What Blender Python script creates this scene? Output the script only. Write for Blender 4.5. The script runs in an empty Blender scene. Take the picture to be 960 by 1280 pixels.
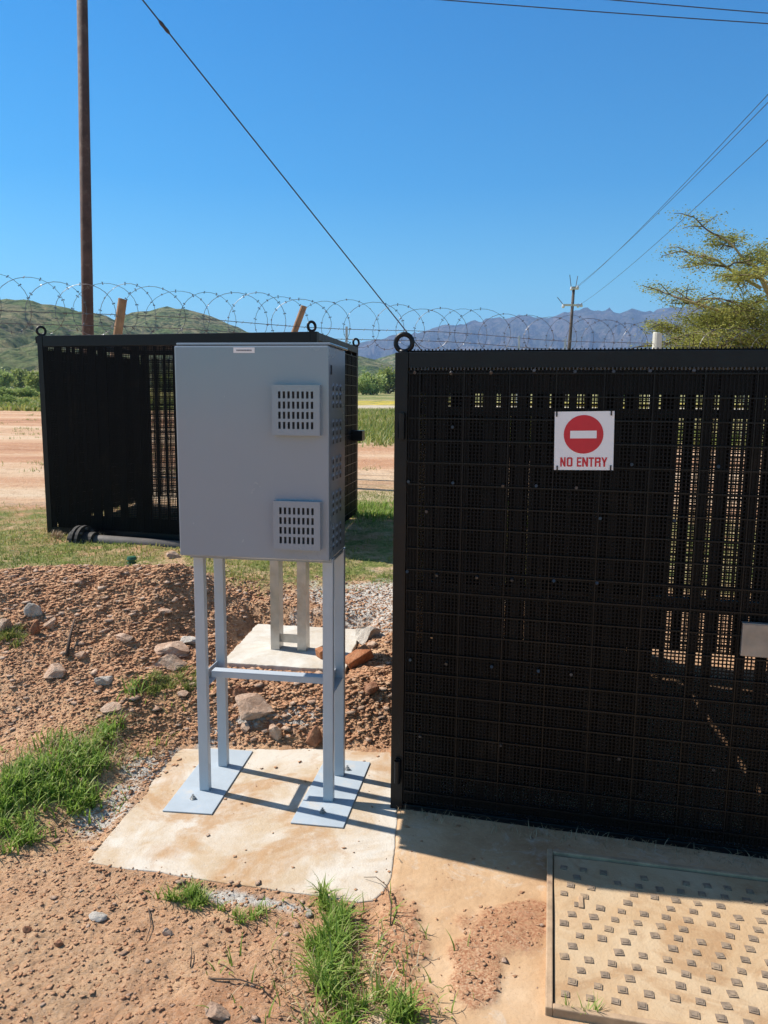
import bpy, math, random
import numpy as np
from mathutils import Vector, Matrix, noise as mnoise
R = math.radians
random.seed(7); rng = np.random.default_rng(11)
scene = bpy.context.scene
COL = scene.collection

# ------------------------------------------------------------------ camera
F = 975.0; CAMH = 1.5
pitch = math.atan(140 / F); roll = R(0.5)
fw = np.array([0, math.cos(pitch), -math.sin(pitch)])
rt0 = np.array([1., 0, 0]); up0 = np.cross(rt0, fw)
rt = math.cos(roll) * rt0 + math.sin(roll) * up0
up = -math.sin(roll) * rt0 + math.cos(roll) * up0
cam_d = bpy.data.cameras.new('camera'); cam = bpy.data.objects.new('camera', cam_d)
COL.objects.link(cam); scene.camera = cam
M_ = Matrix(((rt[0], up[0], -fw[0], 0), (rt[1], up[1], -fw[1], 0), (rt[2], up[2], -fw[2], CAMH), (0, 0, 0, 1)))
cam.matrix_world = M_
cam_d.sensor_fit = 'VERTICAL'; cam_d.sensor_height = 24; cam_d.sensor_width = 18
cam_d.lens = F / 1280 * 24
cam_d.clip_start = 0.05; cam_d.clip_end = 20000

# ------------------------------------------------------------------ sky and sun
SUN_EL = R(48.2); SUN_AZ = R(-21.0)      # heading in which the light travels (from +X towards -Y)
travel = Vector((math.cos(SUN_EL) * math.cos(SUN_AZ), math.cos(SUN_EL) * math.sin(SUN_AZ), -math.sin(SUN_EL)))
world = bpy.data.worlds.new('World'); scene.world = world; world.use_nodes = True
wn = world.node_tree.nodes; wl = world.node_tree.links
bg = wn.get('Background') or wn.new('ShaderNodeBackground')
sky = wn.new('ShaderNodeTexSky'); sky.sky_type = 'NISHITA'; sky.sun_disc = False
sky.sun_elevation = SUN_EL; sky.sun_rotation = math.atan2(-travel.x, -travel.y)
sky.altitude = 300; sky.air_density = 1.0; sky.dust_density = 0.35; sky.ozone_density = 3.2
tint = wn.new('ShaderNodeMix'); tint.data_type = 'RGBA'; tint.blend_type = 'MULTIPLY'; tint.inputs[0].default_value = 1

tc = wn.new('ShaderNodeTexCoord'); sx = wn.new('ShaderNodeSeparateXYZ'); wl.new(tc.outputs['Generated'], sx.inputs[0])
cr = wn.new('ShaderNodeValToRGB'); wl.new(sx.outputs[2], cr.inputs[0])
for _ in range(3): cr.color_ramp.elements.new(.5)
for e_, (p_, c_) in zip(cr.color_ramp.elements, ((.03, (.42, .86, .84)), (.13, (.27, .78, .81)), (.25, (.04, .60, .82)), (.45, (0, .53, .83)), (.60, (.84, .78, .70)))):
    e_.position = p_; e_.color = (*c_, 1)  # topmost stop, overhead and out of view, is warmed to make shade less blue
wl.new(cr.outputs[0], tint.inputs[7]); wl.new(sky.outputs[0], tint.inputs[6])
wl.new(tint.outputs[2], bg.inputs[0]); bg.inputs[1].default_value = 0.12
sun_d = bpy.data.lights.new('sun', 'SUN'); sun_d.energy = 5.0; sun_d.angle = R(0.53); sun_d.color = (1, .95, .87)
sun = bpy.data.objects.new('sun', sun_d); COL.objects.link(sun)
sun.rotation_euler = travel.to_track_quat('-Z', 'Y').to_euler(); sun.location = (-20, 10, 30)
scene.view_settings.view_transform = 'Standard'; scene.view_settings.look = 'None'
scene.view_settings.gamma = 1; scene.view_settings.exposure = 0.66; scene.view_settings.use_curve_mapping = False

# ------------------------------------------------------------------ helpers
def ray(x, y): return fw + rt * (x - 480) / F - up * (y - 640) / F
CAM = np.array([0, 0, CAMH])

def vnoise(x, y, seed=0):
    xi = np.floor(x).astype(np.int64); yi = np.floor(y).astype(np.int64)
    xf = x - xi; yf = y - yi
    u = xf * xf * xf * (xf * (xf * 6 - 15) + 10); v = yf * yf * yf * (yf * (yf * 6 - 15) + 10)
    def h(a, b):
        n = (a * 374761393 + b * 668265263 + seed * 982451653) & 0xFFFFFFFF
        n = ((n ^ (n >> 13)) * 1274126177) & 0xFFFFFFFF
        n = ((n ^ (n >> 16)) * 2246822519) & 0xFFFFFFFF
        return ((n ^ (n >> 15)) & 0xFFFF) / 65535.0
    a = h(xi, yi); b = h(xi + 1, yi); c = h(xi, yi + 1); d = h(xi + 1, yi + 1)
    return (a + (b - a) * u) * (1 - v) + (c + (d - c) * u) * v - .5

def fbm(x, y, o=4, seed=0):
    s = 0; a = 1; t = 0
    for i in range(o):
        s = s + a * vnoise(x * 2 ** i + 17.3 * i, y * 2 ** i - 9.1 * i, seed + i); t += a; a *= .5
    return s / t * 2

def sstep(a, b, x):
    t = np.clip((x - a) / (b - a), 0, 1); return t * t * (3 - 2 * t)

def gauss(x, y, cx, cy, sx, sy, rot=0):
    c, s = math.cos(rot), math.sin(rot)
    dx = (x - cx) * c + (y - cy) * s; dy = -(x - cx) * s + (y - cy) * c
    return np.exp(-(dx / sx) ** 2 / 2 - (dy / sy) ** 2 / 2)

def poly_sd(x, y, P):
    """signed distance-ish to a convex polygon (counter-clockwise), negative inside"""
    d = np.full(np.shape(x), -1e9)
    n = len(P)
    for i in range(n):
        ax, ay = P[i]; bx, by = P[(i + 1) % n]
        ex, ey = bx - ax, by - ay; L = math.hypot(ex, ey)
        d = np.maximum(d, ((x - ax) * ey - (y - ay) * ex) / L)
    return d

SLAB = [(-.96, 2.353), (-.065, 2.163), (-.022, 2.172), (.010, 2.215), (.030, 2.28), (.042, 2.36), (.05, 2.5), (.06, 2.75), (.05, 3.2), (-.875, 3.215)]
APRON = [(-.06, 1.0), (3.2, .4), (3.2, 2.3), (.05, 2.95), (-.02, 2.6), (-.02, 2.1)]

def masks(x, y):
    n1 = fbm(x * 2.2, y * 2.2, 5, 3); n2 = fbm(x * 8, y * 8, 3, 9)
    ap = 1 - sstep(-.02, .03, poly_sd(x, y, APRON) + .05 * n1 + .015 * n2)
    # dirt drifted over the apron
    drift = sstep(.45, .62, .95 * gauss(x, y, .40, 2.06, .10, .09, .3) + .9 * gauss(x, y, .25, 1.87, .05, .09) + .9 * gauss(x, y, .02, 1.92, .08, .22) + .42 * n1 + .35 * n2)
    near = 1 - sstep(5.0, 5.5, y + .25 * n1 - .12 * (x < -1.9))
    soil = near
    lime = np.clip(1.3 * gauss(x, y, .03, 4.75, .42, .35) + 1.0 * gauss(x, y, -.92, 3.02, .08, .16, -.5) + .9 * gauss(x, y, -1.0, 2.66, .07, .12, -.5) + .9 * gauss(x, y, -.42, 2.19, .14, .02, -.2)
                   + .8 * gauss(x, y, -.45, 3.32, .22, .05), 0, 1.3)
    lime = sstep(.42, .75, lime + .55 * n2 * (lime > .05))
    # ground cover: band behind the mound, strip left, the pasture and the far field
    g1 = sstep(4.75, 5.15, y + .3 * n1) * (1 - sstep(7.2, 8.3, y + .9 * n1))
    g1 = np.maximum(g1, gauss(x, y, .3, 7.6, 1.3, 1.4) * (y > 5))
    g2 = sstep(15.5, 19, y + 2.5 * n1) * sstep(-3.5, -1.5, x + .1 * y + .6 * n1)
    g3 = sstep(33, 39, y + 4 * n1)
    nearg = gauss(x, y, -1.25, 2.9, .35, .13, 1.25) * .8 + gauss(x, y, -.95, 3.55, .12, .1) * .6
    green = np.clip(np.maximum.reduce([g1, g2, g3, nearg]), 0, 1)
    return ap, drift, soil, lime, green

def gh(x, y):
    x = np.asarray(x, float); y = np.asarray(y, float)
    z = .35 * (1 - np.exp(-np.clip(y - 3.2, 0, None) / 1.15)) * 1.03
    z = z + .018 * np.clip(y - 6.5, 0, 190)
    ap, drift, soil, lime, green = masks(x, y)
    slab = poly_sd(x, y, SLAB)
    d = np.clip(slab, 0, None)
    off = 1 - np.exp(-(d / .25) ** 2)
    front = 1 - sstep(2.25, 2.75, y + .22 * x)
    z = z - .012 * (1 - ap) * front * sstep(-.3, -.1, -y + 3.0)
    # banked earth left of the slab and spoil heap behind it
    z = z + .085 * gauss(x, y, -1.34, 2.90, .40, .20, 1.2) * (1 - np.exp(-(d / .12) ** 2))
    pad = sstep(0.02, .5, poly_sd(x, y, REAR))
    z = z + (.19 * gauss(x, y, -1.78, 4.45, .62, .42) + .13 * gauss(x, y, -1.22, 4.42, .26, .34)) * pad
    z = z + .13 * gauss(x, y, -2.7, 4.2, .6, .5)
    z = z + .055 * gauss(x, y, -.5, 3.48, .55, .12) + .05 * gauss(x, y, -.1, 3.55, .2, .15)
    z = z + .05 * gauss(x, y, -1.3, 3.7, .5, .3)
    near = (1 - sstep(6, 9, y)) * (1 - sstep(3, 6, np.abs(x)))
    rough = np.clip(1 - ap * (1 - drift * .4), 0.03, 1) * near
    heap = .35 + 1.0 * (gauss(x, y, -1.6, 4.4, .9, .5) + gauss(x, y, -.4, 3.5, .7, .22) + .4 * gauss(x, y, -1.9, 3.7, .7, .4))
    z = z + rough * (.020 * fbm(x * 3, y * 3, 3, 21) + .020 * heap * fbm(x * 11, y * 11, 3, 5)) * sstep(-.0, .06, slab)
    z = z + rough * sstep(.0, .05, slab) * (.0045 + .0045 * heap) * fbm(x * 38, y * 38, 2, 8)
    z = z + drift * ap * .006
    z = z + .10 * fbm(x / 4, y / 4, 3, 33) * sstep(9, 16, y)
    z = z + .5 * fbm(x / 30, y / 30, 3, 35) * sstep(50, 120, y)
    # bed of both concrete slabs
    over = np.clip(fbm(x * 4, y * 4, 4, 61) + .12, 0, 1) * .10 * (.30 + .7 * sstep(2.55, 2.9, y - .35 * (x + .9)))
    zi = np.clip((slab + over) * .30 - .004, -.02, .014)
    wgt = sstep(0, .035, slab)
    z = zi * (1 - wgt) + z * wgt
    rear = poly_sd(x, y, REAR)
    z = np.where(rear < .0, np.minimum(z, .13), z)
    z = np.where((rear >= 0) & (rear < .12), z + (np.minimum(z, .15) - z) * (1 - sstep(0, .12, rear)), z)
    return z
REAR = [(-.82, 3.82), (-.18, 3.72), (-.13, 4.42), (-.75, 4.51)]

def hit(px, py, lo=1.2, hi=60):
    r = ray(px, py); t = lo
    while t < hi:
        P = CAM + r * t
        if P[2] < float(gh(P[0], P[1])): break
        t += .01 if t < 8 else .1
    return P

def link(o, parent=None):
    COL.objects.link(o)
    if parent is not None: o.parent = parent
    return o
def tag(o, label=None, cat=None, group=None, kind=None):
    if label: o['label'] = label
    if cat: o['category'] = cat
    if group: o['group'] = group
    if kind: o['kind'] = kind
    return o
def empty(name, loc=(0, 0, 0), rz=0):
    o = bpy.data.objects.new(name, None); o.location = loc; o.rotation_euler = (0, 0, rz); o.empty_display_size = .1
    COL.objects.link(o); return o

class MB:
    def __init__(s): s.v = []; s.f = []; s.n = 0
    def add(s, v, f):
        s.v.append(np.asarray(v, float)); s.f += [tuple(i + s.n for i in q) for q in f]; s.n += len(v)
    def box(s, u, v, w, M=None):
        """u,v,w ranges; M = optional 4x4"""
        V = np.array([[a, b, c] for a in u for b in v for c in w], float)
        if M is not None: V = V @ np.array(M)[:3, :3].T + np.array(M)[:3, 3]
        s.add(V, [(0, 1, 3, 2), (4, 6, 7, 5), (0, 4, 5, 1), (2, 3, 7, 6), (0, 2, 6, 4), (1, 5, 7, 3)])
    def tube(s, pts, r, n=8, caps=True):
        pts = [Vector(p) for p in pts]; rr = r if hasattr(r, '__len__') else [r] * len(pts)
        V = []; Fc = []
        prev = None
        for i, p in enumerate(pts):
            t = (pts[min(i + 1, len(pts) - 1)] - pts[max(i - 1, 0)])
            t = t.normalized() if t.length > 1e-9 else Vector((0, 0, 1))
            if prev is None:
                a = Vector((0, 0, 1)) if abs(t.z) < .9 else Vector((1, 0, 0))
                nrm = t.cross(a).normalized()
            else:
                nrm = prev - t * prev.dot(t)
                nrm = nrm.normalized() if nrm.length > 1e-6 else t.orthogonal().normalized()
            prev = nrm; b = t.cross(nrm)
            for k in range(n):
                a = 2 * math.pi * k / n
                V.append(p + (nrm * math.cos(a) + b * math.sin(a)) * rr[i])
        for i in range(len(pts) - 1):
            for k in range(n):
                k2 = (k + 1) % n
                Fc.append((i * n + k, i * n + k2, (i + 1) * n + k2, (i + 1) * n + k))
        if caps:
            Fc.append(tuple(range(n - 1, -1, -1))); Fc.append(tuple((len(pts) - 1) * n + k for k in range(n)))
        s.add([tuple(v) for v in V], Fc)
    def torus(s, c, ax1, ax2, R1, r, n=24, m=10):
        c = Vector(c); ax1 = Vector(ax1); ax2 = Vector(ax2); ax3 = ax1.cross(ax2)
        V = []; Fc = []
        for i in range(n):
            a = 2 * math.pi * i / n; d = ax1 * math.cos(a) + ax2 * math.sin(a)
            for k in range(m):
                b = 2 * math.pi * k / m
                V.append(tuple(c + d * (R1 + r * math.cos(b)) + ax3 * r * math.sin(b)))
        for i in range(n):
            for k in range(m):
                Fc.append((i * m + k, ((i + 1) % n) * m + k, ((i + 1) % n) * m + (k + 1) % m, i * m + (k + 1) % m))
        s.add(V, Fc)
    def prism(s, poly, z0, z1):
        n = len(poly)
        V = [(x, y, z0) for x, y in poly] + [(x, y, z1) for x, y in poly]
        s.add(V, [tuple(range(n - 1, -1, -1)), tuple(range(n, 2 * n))] + [(i, (i + 1) % n, n + (i + 1) % n, n + i) for i in range(n)])
    def xform(s, M):
        A = np.array(M); s.v = [v @ A[:3, :3].T + A[:3, 3] for v in s.v]; return s
    def build(s, name, m, parent=None, smooth=False, bevel=0):
        me = bpy.data.meshes.new(name)
        me.from_pydata(np.concatenate(s.v).tolist(), [], s.f); me.update()
        if m: me.materials.append(m)
        o = bpy.data.objects.new(name, me); link(o, parent)
        if smooth: me.polygons.foreach_set('use_smooth', [True] * len(me.polygons))
        if bevel:
            b = o.modifiers.new('b', 'BEVEL'); b.width = bevel; b.segments = 2; b.limit_method = 'ANGLE'; b.angle_limit = R(50)
            b.harden_normals = False
        return o

def np_mesh(name, V, Fq, m, parent=None, smooth=False, k=4):
    me = bpy.data.meshes.new(name)
    V = np.asarray(V, np.float32); Fq = np.asarray(Fq, np.int32)
    me.vertices.add(len(V)); me.vertices.foreach_set('co', V.ravel())
    me.loops.add(Fq.size); me.loops.foreach_set('vertex_index', Fq.ravel())
    me.polygons.add(len(Fq)); me.polygons.foreach_set('loop_start', np.arange(len(Fq), dtype=np.int32) * k)
    me.update(calc_edges=True); me.validate()
    if smooth: me.polygons.foreach_set('use_smooth', np.ones(len(me.polygons), bool))
    me.materials.append(m)
    return link(bpy.data.objects.new(name, me), parent)

def fattr(o, name, data):
    a = o.data.attributes.new(name, 'FLOAT', 'POINT'); a.data.foreach_set('value', np.asarray(data, np.float32))

# ------------------------------------------------------------------ materials
class NT:
    def __init__(s, name):
        s.m = bpy.data.materials.new(name); s.m.use_nodes = True; s.t = s.m.node_tree
        s.b = s.t.nodes['Principled BSDF']; s.out = s.t.nodes['Material Output']
    def n(s, typ, **kw):
        nd = s.t.nodes.new('ShaderNode' + typ)
        for k, v in kw.items(): setattr(nd, k, v)
        return nd
    def l(s, a, b): s.t.links.new(a, b)
    def co(s): return s.n('TexCoord').outputs['Object']
    def noise(s, scale, detail=5, rough=.6, vec=None, dist=0):
        x = s.n('TexNoise'); x.inputs['Scale'].default_value = scale; x.inputs['Detail'].default_value = detail
        x.inputs['Roughness'].default_value = rough; x.inputs['Distortion'].default_value = dist
        s.l(vec or s.pos, x.inputs['Vector']); return x.outputs['Fac']
    def vor(s, scale, feat='F1', vec=None):
        x = s.n('TexVoronoi', feature=feat); x.inputs['Scale'].default_value = scale
        s.l(vec or s.pos, x.inputs['Vector']); return x.outputs['Distance'], x
    def ramp(s, fac, stops):
        r = s.n('ValToRGB'); e = r.color_ramp.elements
        while len(e) < len(stops): e.new(.5)
        for i, (p, c) in enumerate(stops):
            e[i].position = p; e[i].color = (c, c, c, 1) if not hasattr(c, '__len__') else (*c, 1)
        s.l(fac, r.inputs[0]); return r.outputs[0]
    def mix(s, fac, a, b, mode='MIX'):
        x = s.n('Mix', data_type='RGBA', blend_type=mode)
        for k, v in ((0, fac), (6, a), (7, b)):
            if hasattr(v, 'is_linked') or hasattr(v, 'links'): s.l(v, x.inputs[k])
            elif hasattr(v, '__len__'): x.inputs[k].default_value = (*v, 1)
            else: x.inputs[k].default_value = v if k == 0 else (v, v, v, 1)
        return x.outputs[2]
    def math(s, op, a, b=0.5):
        x = s.n('Math', operation=op)
        for k, v in ((0, a), (1, b)):
            if hasattr(v, 'links'): s.l(v, x.inputs[k])
            else: x.inputs[k].default_value = v
        return x.outputs[0]
    def attr(s, name): return s.n('Attribute', attribute_name=name).outputs['Fac']
    def bump(s, h, dist=.002, strength=1, prev=None):
        x = s.n('Bump'); x.inputs['Distance'].default_value = dist; x.inputs['Strength'].default_value = strength
        s.l(h, x.inputs['Height'])
        if prev is not None: s.l(prev, x.inputs['Normal'])
        return x.outputs[0]
    @property
    def pos(s):
        if not hasattr(s, '_p'): s._p = s.n('NewGeometry').outputs['Position']
        return s._p

def simple(name, col, rough=.5, metal=0, var=.15, scale=8, bump=0, bscale=60, dirt=None, dscale=3, dlo=.55, dhi=.75, spec=.5, coat=0):
    t = NT(name)
    n = t.noise(scale, 6)
    dark = tuple(c * (1 - var) for c in col); lite = tuple(min(1, c * (1 + var)) for c in col)
    c = t.ramp(n, [(.3, dark), (.7, lite)])
    if dirt:
        c = t.mix(t.ramp(t.noise(dscale, 8, .7), [(dlo, 0), (dhi, 1)]), c, dirt)
    t.l(c, t.b.inputs['Base Color'])
    rr = t.ramp(t.noise(scale * 2.3, 5), [(.3, max(0, rough - .08)), (.7, min(1, rough + .08))])
    t.l(rr, t.b.inputs['Roughness'])
    t.b.inputs['Metallic'].default_value = metal
    t.b.inputs['Specular IOR Level'].default_value = spec
    if coat: t.b.inputs['Coat Weight'].default_value = coat; t.b.inputs['Coat Roughness'].default_value = .12
    if bump:
        t.l(t.bump(t.noise(bscale, 6), bump), t.b.inputs['Normal'])
    return t.m

def ground_mat():
    t = NT('ground')
    A = t.attr
    # red-brown soil
    soil = t.ramp(t.noise(7, 10, .7), [(.25, (.36, .155, .075)), (.5, (.56, .29, .15)), (.72, (.70, .43, .24))])
    soil = t.mix(t.ramp(t.noise(1.3, 6), [(.42, 0), (.66, .85)]), soil, (.64, .41, .235))
    soil = t.mix(t.ramp(t.noise(120, 4), [(.4, 0), (.75, .5)]), soil, (.64, .48, .35))
    # pinkish bare track ground
    vs = t.n('Mapping'); vs.inputs['Scale'].default_value = (.06, 1, 1); t.l(t.pos, vs.inputs[0])
    track = t.ramp(t.noise(.55, 8, .62, vs.outputs[0]), [(.3, (.33, .15, .08)), (.45, (.50, .27, .15)), (.58, (.60, .41, .26)), (.75, (.64, .51, .36))])
    track = t.mix(t.ramp(t.noise(5, 10, .75), [(.5, 0), (.68, .6)]), track, (.30, .15, .085))
    track = t.mix(t.ramp(t.noise(14, 8, .8), [(.52, 0), (.66, .55)]), track, (.70, .58, .45))
    col = t.mix(A('soil'), track, soil)
    # sandy apron
    sand = t.ramp(t.noise(3.1, 9, .62), [(.3, (.37, .215, .115)), (.5, (.52, .335, .19)), (.7, (.62, .44, .28))])
    sand = t.mix(t.ramp(t.noise(9, 10, .7, None, 1.2), [(.54, 0), (.66, .55)]), sand, (.56, .49, .40))
    sand = t.mix(t.ramp(t.noise(220, 3), [(.55, 0), (.75, .5)]), sand, (.32, .20, .12))
    drift = t.math('MULTIPLY', A('drift'), t.ramp(t.noise(160, 3), [(.38, .25), (.55, 1)]))
    redsand = t.ramp(t.noise(90, 6), [(.35, (.26, .11, .055)), (.65, (.46, .24, .135))])
    sand = t.mix(drift, sand, redsand)
    col = t.mix(A('apron'), col, sand)
    lime = t.ramp(t.noise(60, 8, .7), [(.35, (.42, .36, .30)), (.55, (.66, .61, .54)), (.7, (.74, .70, .63))])
    col = t.mix(A('lime'), col, lime)
    # green cover
    tuft = t.ramp(t.noise(30, 8, .75), [(.35, (.07, .10, .022)), (.5, (.15, .18, .045)), (.62, (.27, .25, .09)), (.75, (.38, .29, .14))])
    gm = t.math('MULTIPLY', A('green'), t.ramp(t.noise(5, 9, .72), [(.36, 0.05), (.56, 1)]))
    col = t.mix(gm, col, tuft)
    # far field: straw / olive / yellow bloom in strips
    field = t.ramp(t.noise(.09, 10, .7, vs.outputs[0]), [(.3, (.13, .17, .045)), (.45, (.26, .25, .09)), (.58, (.42, .34, .16)), (.72, (.50, .40, .24))])
    field = t.mix(t.ramp(t.noise(1.2, 10, .8), [(.40, 0), (.60, .8)]), field, (.08, .12, .03))
    field = t.mix(t.math('MULTIPLY', A('bloom'), t.ramp(t.noise(.7, 8, .8), [(.42, 0), (.58, .95)])), field, (.62, .45, .04))
    col = t.mix(A('field'), col, field)
    col = t.mix(A('track'), col, (.55, .46, .36))
    t.l(col, t.b.inputs['Base Color'])
    t.b.inputs['Roughness'].default_value = .95; t.b.inputs['Specular IOR Level'].default_value = .15
    d, v = t.vor(55)
    d3, _ = t.vor(17); h = t.math('ADD', t.math('ADD', t.math('MULTIPLY', t.noise(38, 10, .78), 1.4), t.math('MULTIPLY', d, -.6)), t.math('MULTIPLY', d3, -.7))
    amt = t.math('SUBTRACT', 1.0, t.math('MULTIPLY', A('apron'), .85))
    b1 = t.bump(t.math('MULTIPLY', h, amt), .013)
    b2 = t.bump(t.noise(420, 4), .0012, 1, b1)
    t.l(b2, t.b.inputs['Normal'])
    return t.m

def concrete_mat(name, base=(.62, .50, .37), pale=(.74, .70, .64), stain=(.47, .30, .16), amount=.5, s=1):
    t = NT(name)
    c = t.mix(t.ramp(t.noise(2.6 * s, 8, .65, None, .8), [(.42, 0), (.6, 1)]), base, pale)
    c = t.mix(t.ramp(t.noise(1.9 * s, 9, .6, None, 1.5), [(.50, 0), (.60, amount)]), c, stain)
    c = t.mix(t.ramp(t.noise(24 * s, 8, .7), [(.48, 0), (.72, .45)]), c, pale)
    c = t.mix(t.ramp(t.noise(300, 2), [(.66, 0), (.76, .55)]), c, (.22, .15, .10))
    t.l(c, t.b.inputs['Base Color']); t.b.inputs['Roughness'].default_value = .9
    t.b.inputs['Specular IOR Level'].default_value = .2
    b = t.bump(t.noise(9, 8, .6), .008); b = t.bump(t.noise(160, 5), .0016, 1, b)
    t.l(b, t.b.inputs['Normal']); return t.m

def rock_mat(name, a, b, c):
    t = NT(name)
    col = t.ramp(t.noise(18, 9, .7), [(.3, a), (.52, b), (.72, c)])
    t.l(col, t.b.inputs['Base Color']); t.b.inputs['Roughness'].default_value = .9
    t.b.inputs['Specular IOR Level'].default_value = .2
    t.l(t.bump(t.noise(55, 9, .75), .016), t.b.inputs['Normal']); return t.m

def leaf_mat(name, a, b, c=None, trans=.35):
    t = NT(name)
    f = t.attr('tone')
    st = [(0, a), (.6, b)] + ([(1, c)] if c else [])
    col = t.ramp(f, st)
    t.l(col, t.b.inputs['Base Color']); t.b.inputs['Roughness'].default_value = .55
    t.b.inputs['Specular IOR Level'].default_value = .3
    tr = t.n('BsdfTranslucent'); t.l(col, tr.inputs[0])
    mx = t.n('MixShader'); mx.inputs[0].default_value = trans
    t.l(t.b.outputs[0], mx.inputs[1]); t.l(tr.outputs[0], mx.inputs[2]); t.l(mx.outputs[0], t.out.inputs[0])
    return t.m

def hill_mat(name, ground, green, dark, bs, det=.03):
    t = NT(name)
    c = t.ramp(t.noise(det, 9, .65), [(.35, green), (.52, ground), (.68, tuple(x * 1.25 for x in ground))])
    c = t.mix(t.ramp(t.noise(det * 1.4, 8, .7, None, .6), [(.45, 0), (.6, .75)]), c, green)
    d, _ = t.vor(bs)
    c = t.mix(t.ramp(d, [(.28, .9), (.46, 0)]), c, dark)
    d2, _ = t.vor(bs * .37)
    c = t.mix(t.ramp(d2, [(.2, .8), (.36, 0)]), c, dark)
    t.l(c, t.b.inputs['Base Color']); t.b.inputs['Roughness'].default_value = .95; t.b.inputs['Specular IOR Level'].default_value = .1
    b = t.bump(d, -1.2 / bs * .8); b = t.bump(t.noise(bs * .5, 8, .7), 1.5 / bs, 1, b)
    t.l(b, t.b.inputs['Normal']); return t.m

M = {}
M['ground'] = ground_mat()
M['slab'] = concrete_mat('slab_concrete', (.49, .375, .255), (.58, .52, .44), (.42, .25, .125), .8, 1.15)
M['rear'] = concrete_mat('rear_concrete', (.52, .46, .38), (.60, .57, .51), (.44, .35, .25), .4, 1.5)
M['hatch'] = concrete_mat('hatch_surface', (.47, .32, .185), (.52, .385, .245), (.38, .23, .12), .8, 1.6)
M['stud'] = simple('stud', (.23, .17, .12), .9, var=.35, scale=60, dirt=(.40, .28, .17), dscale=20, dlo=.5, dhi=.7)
M['rim'] = simple('hatch_rim', (.40, .27, .165), .85, var=.25, scale=20, dirt=(.20, .12, .08), dscale=14, bump=.002)
M['paint'] = simple('grey_paint', (.225, .275, .33), .24, var=.025, scale=1.5, spec=.6, coat=.25)
M['paint_post'] = simple('grey_post_paint', (.44, .48, .52), .38, var=.06, scale=6, bump=.0003, bscale=300, dirt=(.50, .43, .36), dscale=7, dlo=.62, dhi=.85)
M['plate'] = simple('plate_paint', (.38, .43, .47), .5, var=.07, scale=9, bump=.0004, bscale=120, dirt=(.55, .46, .35), dscale=9, dlo=.55, dhi=.8)
M['white'] = simple('white_sign', (.78, .78, .80), .4, var=.03)
M['red'] = simple('red_print', (.55, .014, .028), .42, var=.06, scale=15)
M['ink'] = simple('grey_ink', (.2, .2, .22), .6)
M['black'] = simple('black_steel', (.0034, .0042, .0058), .4, var=.3, scale=10, bump=.0006, bscale=90, dirt=(.035, .027, .02), dscale=6, dlo=.62, dhi=.85, spec=.3)
M['mesh'] = simple('black_mesh', (.0035, .0035, .0042), .5, var=.3, scale=20, dirt=(.022, .016, .012), dscale=4, dlo=.58, dhi=.85, spec=.15)
M['rib'] = simple('rib', (.0042, .0043, .005), .4, var=.3, scale=20, dirt=(.018, .014, .011), dscale=4, dlo=.55, dhi=.8, spec=.25)
M['slat'] = simple('dark_slat', (.0085, .0072, .0066), .5, var=.4, scale=6, dirt=(.03, .022, .016), dscale=4, spec=.15)
M['dark'] = simple('flat_dark', (.01, .01, .011), .8)
M['galv'] = simple('galvanised', (.45, .44, .42), .42, .85, var=.15, scale=14, bump=.0004, dirt=(.4, .33, .27), dscale=8)
M['latch'] = simple('latch_plate', (.30, .275, .25), .5, .55, var=.2, scale=12, bump=.0006)
M['clip'] = simple('mesh_clip', (.06, .06, .065), .45, .6, var=.2)
M['wire'] = simple('wire', (.13, .13, .14), .45, .7)
M['cable'] = simple('cable', (.035, .035, .045), .5, .2)
M['wood'] = simple('weathered_pole', (.095, .05, .035), .85, var=.35, scale=5, bump=.004, bscale=30, dirt=(.2, .13, .09), dscale=9)
M['wood2'] = simple('post_wood', (.34, .19, .10), .85, var=.3, scale=6, bump=.004, bscale=40)
M['pole_far'] = simple('far_pole_wood', (.085, .065, .055), .85, var=.2)
M['conc_post'] = simple('pale_post', (.55, .54, .46), .8, var=.12, scale=10, bump=.001)
M['insul'] = simple('insulator', (.55, .55, .56), .2)
M['rock'] = rock_mat('rock', (.38, .22, .14), (.56, .38, .27), (.68, .53, .41))
M['rock_red'] = rock_mat('rock_red', (.20, .08, .045), (.34, .16, .09), (.46, .26, .16))
M['rock_pale'] = rock_mat('rock_pale', (.38, .32, .26), (.58, .52, .45), (.70, .64, .56))
M['clod'] = rock_mat('clod', (.46, .215, .115), (.62, .34, .19), (.74, .49, .31))
M['brick'] = rock_mat('brick', (.35, .12, .05), (.46, .19, .09), (.54, .28, .15))
M['pipe'] = simple('dusty_pipe', (.11, .095, .085), .7, var=.2, scale=8, bump=.001, dirt=(.28, .2, .14), dscale=8)
M['plinth'] = simple('plinth', (.22, .19, .16), .9, var=.25, scale=8, bump=.003)
M['flange'] = simple('flange_steel', (.03, .026, .023), .8, var=.4, scale=20, dirt=(.16, .12, .08), dscale=14)
M['greenpeg'] = simple('green_plastic', (.03, .11, .055), .45)
M['grass'] = leaf_mat('grass_blades', (.13, .23, .03), (.28, .40, .07), (.56, .52, .22), .45)
M['drygrass'] = leaf_mat('short_grass', (.13, .20, .035), (.30, .31, .08), (.54, .42, .20), .4)
M['dead'] = leaf_mat('dry_stalks', (.30, .19, .10), (.45, .33, .2), (.55, .45, .3), .1)
M['acacia'] = leaf_mat('acacia_leaves', (.16, .18, .035), (.32, .32, .07), (.48, .45, .13), .5)
M['bark'] = simple('acacia_bark', (.36, .29, .14), .8, var=.3, scale=3, bump=.01, bscale=20)
M['twig'] = simple('dark_twig', (.10, .07, .04), .85)
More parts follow.
